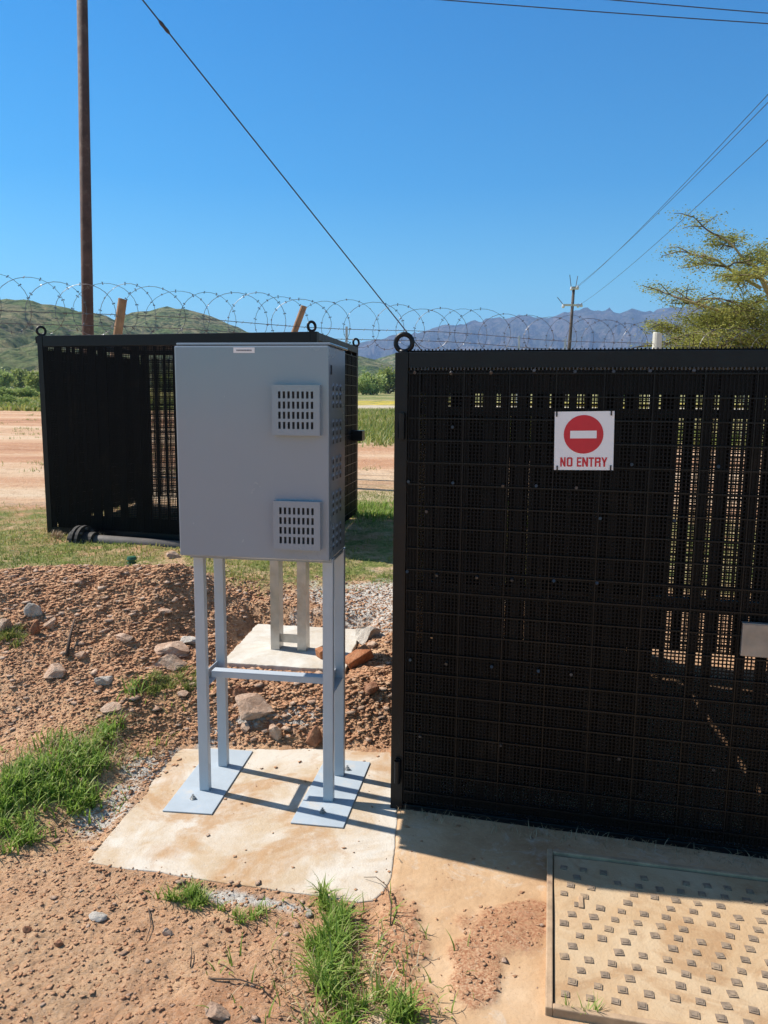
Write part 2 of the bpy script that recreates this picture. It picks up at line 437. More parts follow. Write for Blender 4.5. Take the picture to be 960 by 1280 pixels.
M['shrub'] = leaf_mat('shrub_leaves', (.13, .17, .04), (.28, .33, .08), (.42, .44, .14), .45)
M['shrub2'] = leaf_mat('pale_shrub_leaves', (.18, .25, .07), (.34, .42, .12), (.48, .52, .20), .45)
M['hillA'] = hill_mat('hill_scrub', (.27, .24, .12), (.13, .19, .055), (.055, .09, .025), .22)
M['mtn'] = hill_mat('mountain_rock', (.155, .125, .105), (.06, .07, .045), (.04, .05, .035), .03, .006)
M['twig_dead'] = simple('dead_twig', (.07, .045, .03), .9)

# ------------------------------------------------------------------ ground sheet
def axis(a, b, st, lo, hi, gr):
    mid = list(np.arange(a, b + st / 2, st)); L = []; x, d = a, st
    while x > lo: d *= gr; x -= d; L.append(x)
    Rr = []; x, d = b, st
    while x < hi: d *= gr; x += d; Rr.append(x)
    return np.array(L[::-1] + mid + Rr)
gx = axis(-2.35, 1.25, .0115, -6000, 6000, 1.055)
gy = axis(1.45, 5.2, .0115, -600, 7000, 1.05)
GX, GY = np.meshgrid(gx, gy)
GZ = gh(GX.ravel(), GY.ravel())
nx, ny = len(gx), len(gy)
V = np.stack([GX.ravel(), GY.ravel(), GZ], 1)
i = (np.arange(ny - 1)[:, None] * nx + np.arange(nx - 1)[None, :]).ravel()
Fq = np.stack([i, i + 1, i + nx + 1, i + nx], 1)
g = np_mesh('ground', V, Fq, M['ground'], smooth=True)
ap, dr, so, li, gr_ = masks(V[:, 0], V[:, 1])
n1 = fbm(V[:, 0] / 3, V[:, 1] / 3, 4, 51)
fattr(g, 'apron', ap); fattr(g, 'drift', dr); fattr(g, 'soil', so); fattr(g, 'lime', li * (1 - ap)); fattr(g, 'green', gr_)
yy = V[:, 1] + 3 * n1
fattr(g, 'field', sstep(36, 41, yy)); fattr(g, 'track', sstep(44, 45.5, V[:, 1] + .6 * n1) * (1 - sstep(50, 51.5, V[:, 1] + .6 * n1)) * .8)
fattr(g, 'bloom', sstep(51, 53, yy) * (1 - sstep(62, 70, yy)) + .35 * sstep(37, 44, yy) * (V[:, 0] < -5))
tag(g, kind='structure')

# ------------------------------------------------------------------ hills and mountains
def rangeform(name, ridge, D0, D1, z0, m, seed, gully, cols=260, rows=40, ext=(-900, 1900), ffreq=1.0, fine=1.0, back=1.35):
    xs = np.linspace(ext[0], ext[1], cols)
    ry = np.interp(xs, [p[0] for p in ridge], [p[1] for p in ridge])
    V = []
    tan = (xs - 480) / F
    hz = 500.0 + (xs - 480) * .0087
    zr = CAMH + (hz - ry) / F * D1
    for j in range(rows + 8):
        if j <= rows:
            u = j / rows; D = D0 + (D1 - D0) * u; s = u ** 1.15 * (1 - .12 * math.sin(math.pi * u))
        else:
            u = 1 + (j - rows) / 8 * .5; D = D1 * (1 + (back - 1) * (j - rows) / 8); s = 1 - ((j - rows) / 8) ** 1.3
        X = tan * D; Y = np.full_like(X, D)
        wob = fbm(X / (D1 * .06 * ffreq) + seed, Y / (D1 * .25 * ffreq), 5, seed)
        rid = 1 - np.abs(fbm(X / (D1 * .035 * ffreq) + .9 * wob, Y / (D1 * .16 * ffreq), 5, seed + 5)) * 2
        env = math.sin(math.pi * min(u, 1)) if u < 1 else .15
        z = z0 + (zr - z0) * s + (zr - z0) * gully * env * (rid - .5) + (zr - z0) * .02 * fine * fbm(X / (D1 * .008), Y / (D1 * .008), 3, seed + 9) * (1 if u > .02 else 0)
        V.append(np.stack([X, Y + .15 * D1 * gully * env * wob, z], 1))
    nr = len(V); V = np.concatenate(V)
    i = (np.arange(nr - 1)[:, None] * cols + np.arange(cols - 1)[None, :]).ravel()
    return np_mesh(name, V, np.stack([i, i + 1, i + cols + 1, i + cols], 1), m, smooth=True)
hA = [(-900, 470), (-400, 440), (-150, 405), (-60, 386), (0, 380), (20, 379), (45, 381), (75, 386), (100, 391), (140, 400), (165, 412), (210, 432), (260, 455), (330, 492), (400, 512), (1900, 520)]
hB = [(-900, 520), (-60, 512), (40, 470), (90, 432), (125, 412), (150, 401), (170, 394), (200, 389), (215, 388), (240, 390), (250, 393), (280, 405), (315, 419), (350, 428), (400, 436), (440, 445), (470, 452), (520, 468), (600, 490), (640, 508), (1900, 520)]
hC = [(-900, 520), (380, 505), (430, 470), (450, 456), (470, 450), (495, 443), (540, 440), (640, 446), (760, 458), (900, 462), (1200, 470), (1900, 480)]
tag(rangeform('hill', hA, 210, 420, 2, M['hillA'], 3, .16), kind='structure')
tag(rangeform('hill', hB, 260, 560, 2, M['hillA'], 13, .16), kind='structure')
tag(rangeform('hill', hC, 420, 900, 2, M['hillA'], 23, .2), kind='structure')
mt = [(-900, 470), (200, 450), (330, 445), (400, 440), (448, 433), (480, 425), (505, 421), (517, 419), (535, 413), (552, 409), (572, 411), (587, 407), (605, 404), (620, 402), (640, 397), (655, 397), (678, 400),
      (692, 395), (705, 393), (720, 392), (733, 393), (755, 392), (767, 394), (778, 392), (790, 396), (797, 395), (810, 394), (825, 390), (840, 390), (855, 388), (880, 390), (900, 388), (930, 392), (960, 393), (1050, 398), (1200, 405), (1900, 430)]
tag(rangeform('mountain', mt, 2300, 3900, 0, M['mtn'], 41, .42, cols=620, rows=90, ffreq=.8, fine=.8), kind='structure')

# ------------------------------------------------------------------ haze
hb = MB(); hb.box((-6500, 6500), (-700, 7200), (-4, 620))
hz = hb.build('haze', None)
hm = bpy.data.materials.new('haze'); hm.use_nodes = True; hn = hm.node_tree
for nd in list(hn.nodes):
    if nd.type == 'BSDF_PRINCIPLED': hn.nodes.remove(nd)
pv = hn.nodes.new('ShaderNodeVolumePrincipled'); pv.inputs['Color'].default_value = (.40, .60, 1, 1); pv.inputs['Density'].default_value = .00019
pv.inputs['Anisotropy'].default_value = .1
hn.links.new(pv.outputs[0], hn.nodes['Material Output'].inputs['Volume'])
hz.data.materials.append(hm); tag(hz, 'pale blue haze over the far mountains', 'haze', kind='stuff')

# ------------------------------------------------------------------ concrete slabs
def slab_mesh(poly, z0, z1, m, name, noisy=.006, step=.02):
    # polygon with roughened edge and slightly uneven rim
    P = []
    for k in range(len(poly)):
        a = Vector(poly[k]); b = Vector(poly[(k + 1) % len(poly)]); n = max(1, int((b - a).length / step))
        for q in range(n):
            p = a.lerp(b, q / n)
            w = noisy * (mnoise.noise(Vector((p.x * 9, p.y * 9, 3))) + .6 * mnoise.noise(Vector((p.x * 35, p.y * 35, 7))))
            P.append((p.x + w, p.y + w))
    mb = MB(); mb.prism(P, z0, z1); return mb.build(name, m, bevel=.004)
s1 = slab_mesh(SLAB, -.08, .0, M['slab'], 'concrete_slab', .005)
tag(s1, 'sandy stained concrete slab under the grey cabinet stand', 'slab')
s2 = slab_mesh(REAR, .10, .172, M['rear'], 'concrete_slab', .01)
tag(s2, 'pale concrete slab set in dirt under the two bare steel channels', 'slab')

# access hatch
hroot = empty('access_hatch', (.430, 1.745, .012), R(-12))
tag(hroot, 'sandy access hatch with rows of small square treads in the concrete by the gate', 'hatch')
HW, HL = 1.7, .665
mb = MB()
mb.box((-.018, 0), (-.02, HL + .02), (-.05, .012)); mb.box((.0, HW), (-.02, -.002), (-.05, .012)); mb.box((0, HW), (HL + .002, HL + .02), (-.05, .012))
mb.build('rim', M['rim'], hroot, bevel=.003)
def lid(x0, x1, label):
    mb = MB(); nxx = int((x1 - x0) / .02); nyy = int(HL / .02); V = []
    for a in range(nxx + 1):
        for b in range(nyy + 1):
            x = x0 + .004 + (x1 - x0 - .008) * a / nxx; y = .004 + (HL - .008) * b / nyy
            V.append((x, y, .003 + .004 * mnoise.noise(Vector((x * 5, y * 5, 1)))))
    Fc = [(a * (nyy + 1) + b, (a + 1) * (nyy + 1) + b, (a + 1) * (nyy + 1) + b + 1, a * (nyy + 1) + b + 1) for a in range(nxx) for b in range(nyy)]
    mb.add(V, Fc)
    o = mb.build('lid', M['hatch'], hroot, smooth=True)
    sb = MB()
    r = 0; y = .045
    while y < HL - .03:
        x = x0 + .03 + (.021 * r) % .062
        while x < x1 - .03:
            if random.random() < .93:
                s = .0112 * random.uniform(.9, 1.08); zt = .0092 + .004 * mnoise.noise(Vector((x * 5, y * 5, 1)))
                MM = Matrix.Translation((x + random.uniform(-.0015, .0015), y + random.uniform(-.0015, .0015), 0)) @ Matrix.Rotation(R(random.uniform(-8, 8)), 4, 'Z')
                # a small square frame with a sunk middle
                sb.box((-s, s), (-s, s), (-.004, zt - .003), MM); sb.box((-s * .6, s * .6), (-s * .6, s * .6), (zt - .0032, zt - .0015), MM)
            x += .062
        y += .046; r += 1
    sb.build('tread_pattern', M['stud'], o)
lid(0, 1.05, None); lid(1.053, HW, None)
mb = MB(); mb.box((.075, .09), (.40, .455), (.0, .0085)); mb.build('lifting_slot', M['rim'], hroot, bevel=.002)

# ------------------------------------------------------------------ electrical cabinet
yaw = R(-8.5); O = (-.732, 2.75, 0)
cab = empty('electrical_cabinet', O, yaw)
tag(cab, 'light grey steel electrical cabinet with two slotted vent covers on tall legs', 'cabinet')
Z0, Z1, CW, CD = .935, 1.681, .548, .30
mb = MB(); mb.box((0.004, CW - .004), (.024, CD), (Z0, Z1)); mb.build('body', M['paint'], cab, bevel=.006)
mb = MB(); mb.box((.004, CW + .004), (.010, CD + .012), (Z1 + .001, Z1 + .009)); mb.build('top_panel', M['paint'], cab, bevel=.003)
mb = MB(); mb.box((0, CW), (0, .020), (Z0 + .006, Z1 - .002)); mb.build('door', M['paint'], cab, bevel=.005)
def vent(x, z):
    W = .166; H = .170; Dp = .026
    v = MB()
    # four cols x 8 slots: webs and rails make real openings
    cols = 8; rows = 4; mx = .022; mz = .022; sw = .0085; sh = .0235
    px = (W - 2 * mx - sw) / (cols - 1); pz = (H - 2 * mz - sh) / (rows - 1)
    edz = [0, mz]
    z_prev = 0
    for r in range(rows):
        a = mz + r * pz
        v.box((0, W), (-Dp, -Dp + .002), (z_prev, a))
        xp = 0
        for c in range(cols):
            xa = mx + c * px
            v.box((xp, xa), (-Dp, -Dp + .002), (a, a + sh)); xp = xa + sw
        v.box((xp, W), (-Dp, -Dp + .002), (a, a + sh)); z_prev = a + sh
    v.box((0, W), (-Dp, -Dp + .002), (z_prev, H))
    v.box((0, .002), (-Dp + .002, 0), (0, H)); v.box((W - .002, W), (-Dp + .002, 0), (0, H))
    v.box((.002, W - .002), (-Dp + .002, 0), (0, .002)); v.box((.002, W - .002), (-Dp + .002, 0), (H - .002, H))
    T = Matrix.Translation((x, -.0005, z)); v.xform(T)
    o = v.build('vent_cover', M['paint'], cab)
    k = MB(); k.box((.006, W - .006), (-.012, -.010), (.006, H - .006)); k.xform(T)
    k.build('filter', M['slot_dark'], o)  # dark backing sheet, its colour stands in for the shade behind the slots
M['slot_dark'] = simple('slot_dark', (.05, .05, .05), .9, var=.5, scale=60)
vent(.356, 1.378); vent(.356, .982)
# louvres on the side face: small raised triangular hoods over flat dark triangles painted as shaded openings
mb = MB(); mo = MB()
for gz in (1.60 - .085, 1.60 - .21, 1.60 - .34, 1.60 - .465, 1.60 - .59):
    for r in range(3):
        for c in range(3):
            y = .085 + c * .062; z = gz - r * .030 + 0.02; X = CW - .004; s = .011
            mo.add([(X + .0012, y - s, z - .004), (X + .0012, y + s, z - .004), (X + .0012, y, z + s * 1.3)], [(0, 1, 2)])
            mb.add([(X, y - s * 1.2, z + .009), (X, y + s * 1.2, z + .009), (X, y, z + s * 2.1), (X + .005, y, z + s * 1.3)], [(0, 3, 2), (1, 2, 3), (0, 2, 1)])
lv = mb.build('louvre_panel', M['paint'], cab)
mo.build('painted_opening', M['dark'], lv)
mb = MB(); mb.box((CW - .004, CW - .002), (.046, .060), (1.585, 1.617)); mb.build('lock_slot', M['dark'], cab)
mb = MB(); mb.box((.215, .29), (-.0015, -.0002), (1.655, 1.673)); lp = mb.build('label_plate', M['white'], cab)
mb = MB()
xx = .226
while xx < .278:
    w = random.uniform(.002, .004); mb.box((xx, xx + w), (-.0022, -.0016), (1.661, 1.666)); xx += w + .0012
mb.build('printed_line', M['ink'], lp)
PS = .038
px_ = [.020, .020, .507, .507]; py_ = [.073, .275, .073, .275]
for a, b in zip(px_, py_):
    mb = MB(); mb.box((a, a + PS), (b, b + PS * .8), (.006, Z0 - .001)); mb.build('leg', M['paint_post'], cab, bevel=.002)
mb = MB(); mb.box((.012, CW - .006), (.066, .312), (Z0 - .014, Z0 - .0015)); mb.build('support_frame', M['paint'], cab)
ZC = .415
for a in (.020, .507):
    mb = MB(); mb.box((a + .003, a + .007), (.073 + PS * .8 + .001, .274), (ZC, ZC + .04)); mb.box((a + .007, a + .034), (.105, .274), (ZC, ZC + .004))
    mb.build('side_brace', M['paint_post'], cab, bevel=.001)
mb = MB(); mb.box((.050, .515), (.150, .190), (ZC + .0415, ZC + .0455)); mb.box((.050, .515), (.150, .154), (ZC + .02, ZC + .0414)); mb.build('cross_brace', M['paint_post'], cab, bevel=.001)
def locl(x, y):
    dx, dy = x - O[0], y - O[1]; c, s = math.cos(-yaw), math.sin(-yaw)
    return (dx * c - dy * s, dx * s + dy * c)
for poly, bolts in (([(-.802, 2.67), (-.616, 2.65), (-.554, 3.166), (-.74, 3.186)], [(-.71, 2.755), (-.655, 3.08)]),
                    ([(-.324, 2.596), (-.134, 2.567), (-.048, 3.071), (-.238, 3.10)], [(-.215, 2.665), (-.14, 3.0)])):
    P = [locl(*q) for q in poly]
    mb = MB(); mb.prism(P, .001, .006); bp = mb.build('base_plate', M['plate'], cab, bevel=.0015)
    for q in bolts:
        bx, by = locl(*q); mb = MB()
        mb.tube([(bx, by, .0062), (bx, by, .0085)], .012, 16)
        mb.tube([(bx, by, .0085), (bx, by, .016)], .0085, 6); mb.tube([(bx, by, .016), (bx, by, .024)], .004, 8)
        mb.build('bolt', M['galv'], bp)

# ------------------------------------------------------------------ black mesh cages
def frame_M(p, d, z):
    """local: x along d, y = normal pointing away from viewer-left rule, z up"""
    d = Vector((d[0], d[1], 0)).normalized(); n = Vector((-d.y, d.x, 0))
    return Matrix(((d.x, n.x, 0, p[0]), (d.y, n.y, 0, p[1]), (0, 0, 1, z), (0, 0, 0, 1)))
def mesh_panel(L, H, MM, name, parent, pitch=.0125, wire=.0042, rib=.076, slats=None, u0=0, horizontal=True, ribs=True):
    mb = MB(); rb = MB()
    n = int(L / pitch)
    for i in range(n + 1):
        x = i * L / n
        mb.box((x - wire / 2, x + wire / 2), (0, .002), (0, H))
    n = int(H / pitch)
    for i in range(n + 1):
        z = i * H / n
        mb.box((0, L), (.002, .0035), (z - wire / 2, z + wire / 2))
    if ribs:
        z = rib * .6
        while z < H:
            rb.box((0, L), (-.006, -.0003), (z - .0023, z + .0023)); z += rib
        x = rib * .5
        while x < L:
            rb.box((x - .0018, x + .0018), (-.0042, -.0006), (0, H)); x += rib * 2
    mb.xform(MM); o = mb.build(name, M['mesh'], parent)
    if ribs: rb.xform(MM); rb.build('ribs', M['rib'], o)
    if slats:
        s = MB()
        for a, b, zl, zh in slats: s.box((a, b), (.006, .020), (zl, zh))
        s.xform(MM); s.build('slats', M['slat'], o)
    return o
def slat_rows(L, H, cover, rs, lo=.025, hi=.07, zones=None):
    r = random.Random(rs); x = .02; out = []
    while x < L - .02:
        w = r.uniform(lo, hi); 
        if x + w > L: w = L - x - .005
        out.append((x, x + w, .01, H - .01)); x += w + r.uniform(.2, 1) * (lo + hi) * (1 - cover)
    return out
def ring(parent, p, rad, r, d, name='lifting_eye'):
    mb = MB(); mb.torus((p[0], p[1], p[2] + rad + r * .4), (d[0], d[1], 0), (0, 0, 1), rad, r)
    mb.tube([(p[0], p[1], p[2] - .004), (p[0], p[1], p[2] + .008)], r * 2.1, 14)
    mb.build(name, M['black'], parent, smooth=True)

def cage(root, FL, FR, BR, BL, z0, z1, T=.045):
    H = z1 - z0
    C4 = [Vector((*p, 0)) for p in (FL, FR, BR, BL)]
    cen = sum(C4, Vector()) / 4
    for p in C4:
        mb = MB(); d = (C4[1] - C4[0]).normalized(); n = Vector((-d.y, d.x, 0))
        q = p + (T / 2) * (d if (p - cen).dot(d) < 0 else -d) + (T / 2) * (n if (p - cen).dot(n) < 0 else -n)
        MM = frame_M((q.x, q.y), (d.x, d.y), z0)
        mb.box((-T / 2, T / 2), (-T / 2, T / 2), (0, H), MM); mb.build('corner_post', M['black'], root, bevel=.002)
    return C4

GY_ = R(-14); gd = (math.cos(GY_), math.sin(GY_)); G0 = (.033, 2.712); GL = 2.35; GDp = 1.55
sd = (math.sin(R(8)), math.cos(R(8)))
FLg = G0; FRg = (G0[0] + gd[0] * GL, G0[1] + gd[1] * GL); BLg = (FLg[0] + sd[0] * GDp, FLg[1] + sd[1] * GDp); BRg = (FRg[0] + sd[0] * GDp, FRg[1] + sd[1] * GDp)
GH = 1.662
gc = empty('mesh_cage', (0, 0, 0))
tag(gc, 'near black steel mesh cage with a hinged gate and a no entry sign', 'cage')
cage(gc, FLg, FRg, BRg, BLg, -.01, GH - .001, .046)
MF = frame_M(G0, gd, 0)
mb = MB(); mb.box((.047, GL - .047), (.002, .046), (GH - .054, GH)); mb.xform(MF); mb.build('top_rail', M['black'], gc, bevel=.002)
mb = MB(); mb.box((.047, GL - .047), (.004, .044), (-.012, .02)); mb.xform(MF); mb.build('bottom_rail', M['black'], gc, bevel=.002)
# a serrated mesh edge stands proud of the top rail
mb = MB(); x = .05
while x < GL - .05: mb.box((x, x + .004), (.012, .016), (GH + .0005, GH + .010)); x += .0125
mb.box((.05, GL - .05), (.0165, .018), (GH + .0005, GH + .006)); mb.xform(MF); mb.build('mesh_edge', M['mesh'], gc)
# gate leaf
x0, x1, zb, zt = .052, 1.62, .035, GH - .062
gate_M = MF @ Matrix.Translation((x0, -.004, zb))
GLf = x1 - x0; GHf = zt - zb
sl = []
r = random.Random(5)
for (a, b) in ((.0, .035), (.062, .085)): sl.append((a, b, 0, GHf))
x = .10
while x < GLf - .05:
    w = r.choice((.03, .045, .06) if x > .88 else (.014, .02, .03)); sl.append((x, x + w, 0.01, GHf - .01)); x += w + r.choice((.02, .035, .05, .07))
leaf = mesh_panel(GLf, GHf, gate_M, 'gate_leaf', gc, .0122, .0046, .0755, sl)
mb = MB()
mb.box((0, GLf), (.022, .05), (GHf - .075, GHf)); mb.box((0, GLf), (.022, .05), (0, .04)); mb.box((0, .03), (.022, .05), (.0405, GHf - .0755)); mb.box((GLf - .04, GLf), (.022, .05), (.0405, GHf - .0755))
mb.box((.031, GLf - .041), (.022, .05), (GHf * .50, GHf * .50 + .045)); mb.box((.031, GLf - .041), (.022, .05), (GHf - .15, GHf - .125))
mb.xform(gate_M); mb.build('gate_frame', M['black'], leaf)
x = .004; mb = MB()
while x < GLf: mb.box((x, x + .004), (-.004, 0), (GHf + .001, GHf + .010)); x += .0122
mb.xform(gate_M); mb.build('mesh_edge', M['galvdull'] if 'galvdull' in M else M['clip'], leaf)
for z in (1.37, .11):
    mb = MB(); mb.tube([(.028, -.013, z), (.028, -.013, z + .085)], .012, 12); mb.box((.02, .036), (-.008, -.0005), (z - .006, z + .09)); mb.xform(MF); mb.build('hinge', M['black'], gc)
mb = MB(); clips = []
for z, us in ((1.595, (.072, .196, .33, .47, .60, .72, .83, .96)), (1.41, (.205, .62)), (1.30, (.79, 1.05)), (1.22, (.055, .21, .38, .49, .62)), (.90, (.055, .16, .30, .42, .56, .70)), (.58, (.07, .20, .36, .52, .63)), (.30, (.11, .4, .8, 1.1)), (1.12, (.12, .7, .93))):
    for u in us: mb.tube([(u, -.0135, z + random.uniform(-.006, .006)), (u, -.0045, z)], .0055, 8)
mb.xform(MF); mb.build('mesh_clips', M['clip'], leaf)
mb = MB(); mb.box((1.152, 1.30), (-.030, -.012), (.700, .806)); mb.box((1.150, 1.302), (-.033, -.012), (.8062, .810)); mb.xform(MF); mb.build('latch_plate', M['latch'], leaf, bevel=.002)
# fixed bay right of the gate
bay_M = MF @ Matrix.Translation((1.66, .0, .035))
mesh_panel(GL - 1.66 - .05, GHf, bay_M, 'mesh_panel', gc, .0122, .0046, .0755, slat_rows(GL - 1.71, GHf, .6, 4))
mb = MB(); mb.box((1.622, 1.658), (.002, .046), (.021, GH - .055)); mb.xform(MF); mb.build('gate_post', M['black'], gc)
# sides, back, roof
def side_panel(p, q, z0, z1, rs, cover, name='mesh_panel', parent=gc, pitch=.0125):
    d = (q[0] - p[0], q[1] - p[1]); L = math.hypot(*d) - .10; dn = Vector((d[0], d[1], 0)).normalized()
    MM = frame_M((p[0] + dn.x * .05, p[1] + dn.y * .05), d, z0)
    return mesh_panel(L, z1 - z0, MM, name, parent, pitch, .0042, .076, slat_rows(L, z1 - z0, cover, rs, .03, .08))
def rail(p, q, z0, z1, parent):
    d = (q[0] - p[0], q[1] - p[1]); L = math.hypot(*d) - .10; dn = Vector((d[0], d[1], 0)).normalized()
    MM = frame_M((p[0] + dn.x * .05, p[1] + dn.y * .05), d, 0)
    mb = MB(); mb.box((0, L), (.003, .043), (z0, z1)); mb.xform(MM); mb.build('rail', M['black'], parent)
def roof(FL, FR, BR, BL, z, parent, rs, cover):  # unseen roof slats, packed tight to keep sun out of the cage
    d = Vector((FR[0] - FL[0], FR[1] - FL[1], 0)); s = Vector((BL[0] - FL[0], BL[1] - FL[1], 0))
    mb = MB(); L = d.length; r = random.Random(rs)
    dn = d.normalized(); x = .06
    while x < L - .08:
        w = r.uniform(.06, .16); w = min(w, L - .06 - x)
        a = Vector((*FL, 0)) + dn * x + s.normalized() * .05; b = a + dn * w; e = s.normalized() * (s.length - .1)
        V = [a, b, b + e, a + e]; V = [(v.x, v.y, z) for v in V] + [(v.x, v.y, z + .004) for v in V]
        mb.add(V, [(3, 2, 1, 0), (4, 5, 6, 7), (0, 1, 5, 4), (1, 2, 6, 5), (2, 3, 7, 6), (3, 0, 4, 7)])
        x += w + r.uniform(.3, 1) * .08 * (1 - cover) * 2
    mb.build('roof_shade_slats', M['slat'], parent)
side_panel(BLg, FLg, 0.0, GH - .06, 11, .99); rail(BLg, FLg, GH - .045, GH - .003, gc)  # left side slats closed up to keep sun off the floor inside
side_panel(BRg, BLg, 0.22, GH - .06, 12, .35); rail(BRg, BLg, GH - .045, GH - .003, gc)
side_panel(FRg, BRg, 0.0, GH - .06, 13, .6); rail(FRg, BRg, GH - .045, GH - .003, gc)
roof(FLg, FRg, BRg, BLg, GH - .03, gc, 3, .985)
# slatted liner that closes off the left half, behind the gate leaf
mb = MB(); x = .14; r = random.Random(2)
while x < .87:
    w = r.uniform(.055, .085); mb.box((x, x + w), (.11, .118), (.12, 1.475)); mb.box((x + w, x + w + .012), (.125, .129), (.12, 1.475)); x += w + .012
for z in (.3, .8, 1.3): mb.box((.14, .88), (.13, .15), (z, z + .04))
mb.xform(MF); mb.build('liner_panel', M['slat'], gc)
for p, rr in ((Vector((G0[0] + gd[0] * .026, G0[1] + gd[1] * .026, GH)) + Vector((-gd[1], gd[0], 0)) * .023, .029),
              (Vector((BLg[0] - .03, BLg[1] - .04, GH)), .027)):
    ring(gc, p, rr, .0085, gd)
ring(gc, Vector((FRg[0] - .03, FRg[1] + .03, GH)), .029, .0085, gd); ring(gc, Vector((BRg[0] - .03, BRg[1] - .03, GH)), .029, .0085, gd)

# no entry sign
sg = empty('no_entry_sign', (0, 0, 0))
tag(sg, 'white no entry sign with red disc tied to the near cage gate', 'sign')
SM = MF @ Matrix.Translation((.546, -.016, 1.277)) @ Matrix.Rotation(R(-1.4), 4, 'Y')
SWd, SHt = .187, .190
mb = MB(); mb.box((0, SWd), (0, .002), (0, SHt)); mb.xform(SM); mb.build('board', M['white'], sg)
def U(x): return (x - 128) / 712 * SWd
def Wz(y): return (838 - y) / 715 * SHt
mb = MB(); n = 48; cx, cz, rr = U(478), Wz(402), .0625
b0, b1, c0, c1 = U(318), U(635), Wz(450), Wz(357)
ang = [2 * math.pi * k / n for k in range(n)]
Vd = [(cx + rr * math.cos(a), -.0006, cz + rr * math.sin(a)) for a in ang]
mb.add(Vd + [(v[0], -.0001, v[2]) for v in Vd], [tuple(range(n))] + [(k, (k + 1) % n, n + (k + 1) % n, n + k) for k in range(n)])
mb.xform(SM); disc = mb.build('red_disc', M['red'], sg)
mb = MB(); mb.box((b0, b1), (-.0012, -.0008), (c0, c1)); mb.xform(SM); mb.build('white_bar', M['white'], disc)
lt = MB()
def quad(pts): 
    V = [(x, -.0008, z) for x, z in pts] + [(x, -.0002, z) for x, z in pts]
    k = len(pts); lt.add(V, [tuple(range(k))] + [(q, (q + 1) % k, k + (q + 1) % k, k + q) for q in range(k)])
def letter(ch, xa, xb):
    a, b = U(xa), U(xb); w = b - a; z0, z1 = Wz(797), Wz(682); h = z1 - z0; s = w * .30; sh = h * .17
    r_ = lambda x0_, x1_, y0_, y1_: quad([(a + x0_, z0 + y0_), (a + x1_, z0 + y0_), (a + x1_, z0 + y1_), (a + x0_, z0 + y1_)])
    if ch == 'N': r_(0, s, 0, h); r_(w - s, w, 0, h); quad([(a + s, z0 + h), (a + s, z0 + h * .55), (a + w - s, z0), (a + w - s, z0 + h * .45)])
    if ch == 'O': r_(0, s, h * .08, h * .92); r_(w - s, w, h * .08, h * .92); r_(s * .5, w - s * .5, 0, sh); r_(s * .5, w - s * .5, h - sh, h)
    if ch == 'E': r_(0, s, 0, h); r_(s, w, 0, sh); r_(s, w, h - sh, h); r_(s, w * .88, h * .42, h * .42 + sh)
    if ch == 'T': r_(0, w, h - sh, h); r_(w / 2 - s / 2, w / 2 + s / 2, 0, h - sh)
    if ch == 'R': r_(0, s, 0, h); r_(s, w * .9, h - sh, h); r_(s, w * .9, h * .42, h * .42 + sh); r_(w - s, w, h * .48, h * .93); r_(w - s, w, 0, h * .40)
    if ch == 'Y': quad([(a, z0 + h), (a + s, z0 + h), (a + w / 2 + s / 2, z0 + h * .42), (a + w / 2 - s / 2, z0 + h * .42)]); quad([(a + w - s, z0 + h), (a + w, z0 + h), (a + w / 2 + s / 2, z0 + h * .42), (a + w / 2 - s / 2, z0 + h * .42)]); r_(w / 2 - s / 2, w / 2 + s / 2, 0, h * .43)
for ch, a, b in (('N', 203, 268), ('O', 282, 352), ('E', 405, 460), ('N', 468, 540), ('T', 546, 610), ('R', 620, 690), ('Y', 697, 770)): letter(ch, a, b)
lt.xform(SM); lt.build('lettering', M['red'], sg)
for u, z in ((.004, SHt - .008), (SWd - .012, SHt - .006), (.008, .004), (SWd - .010, .006)):
    mb = MB(); mb.box((u, u + .0045), (-.003, .006), (z - .008, z + .010)); mb.xform(SM); mb.build('cable_tie', M['dark'], sg)

# far cage
D1 = R(-15); cd = (math.cos(D1), math.sin(D1)); C0 = (-2.868, 6.55); CLn = 2.44
s1d = (math.sin(R(8.5)), math.cos(R(8.5)))
FLc = C0; FRc = (C0[0] + cd[0] * CLn, C0[1] + cd[1] * CLn); BLc = (FLc[0] + s1d[0] * 1.7, FLc[1] + s1d[1] * 1.7); BRc = (FRc[0] + s1d[0] * 1.7, FRc[1] + s1d[1] * 1.7)
zc0, zc1 = .355, 2.0
fc = empty('mesh_cage', (0, 0, 0))
tag(fc, 'farther black steel mesh cage behind the grey cabinet over a dusty pipe', 'cage')
cage(fc, FLc, FRc, BRc, BLc, zc0, zc1, .05)
MC = frame_M(C0, cd, 0)
mb = MB(); mb.box((.051, CLn - .051), (.002, .048), (zc1 - .09, zc1 - .001)); mb.xform(MC); mb.build('top_rail', M['black'], fc, bevel=.003)
mb = MB(); mb.box((.051, CLn - .051), (.002, .048), (zc0, zc0 + .05)); mb.xform(MC); mb.build('bottom_rail', M['black'], fc)
r = random.Random(8); sl = []
x = .0
H1 = zc1 - zc0 - .15
while x < CLn - .15:
    if .88 < x < 1.16: sl.append((x, x + .018, 0, H1)); x += .085; continue
    w = r.choice((.02, .03, .05, .07)); sl.append((x, x + w, 0, H1)); x += w + r.choice((.03, .045, .06, .08))
mesh_panel(CLn - .12, H1, MC @ Matrix.Translation((.06, 0, zc0 + .055)), 'mesh_panel', fc, .014, .0055, .09, sl, ribs=False)
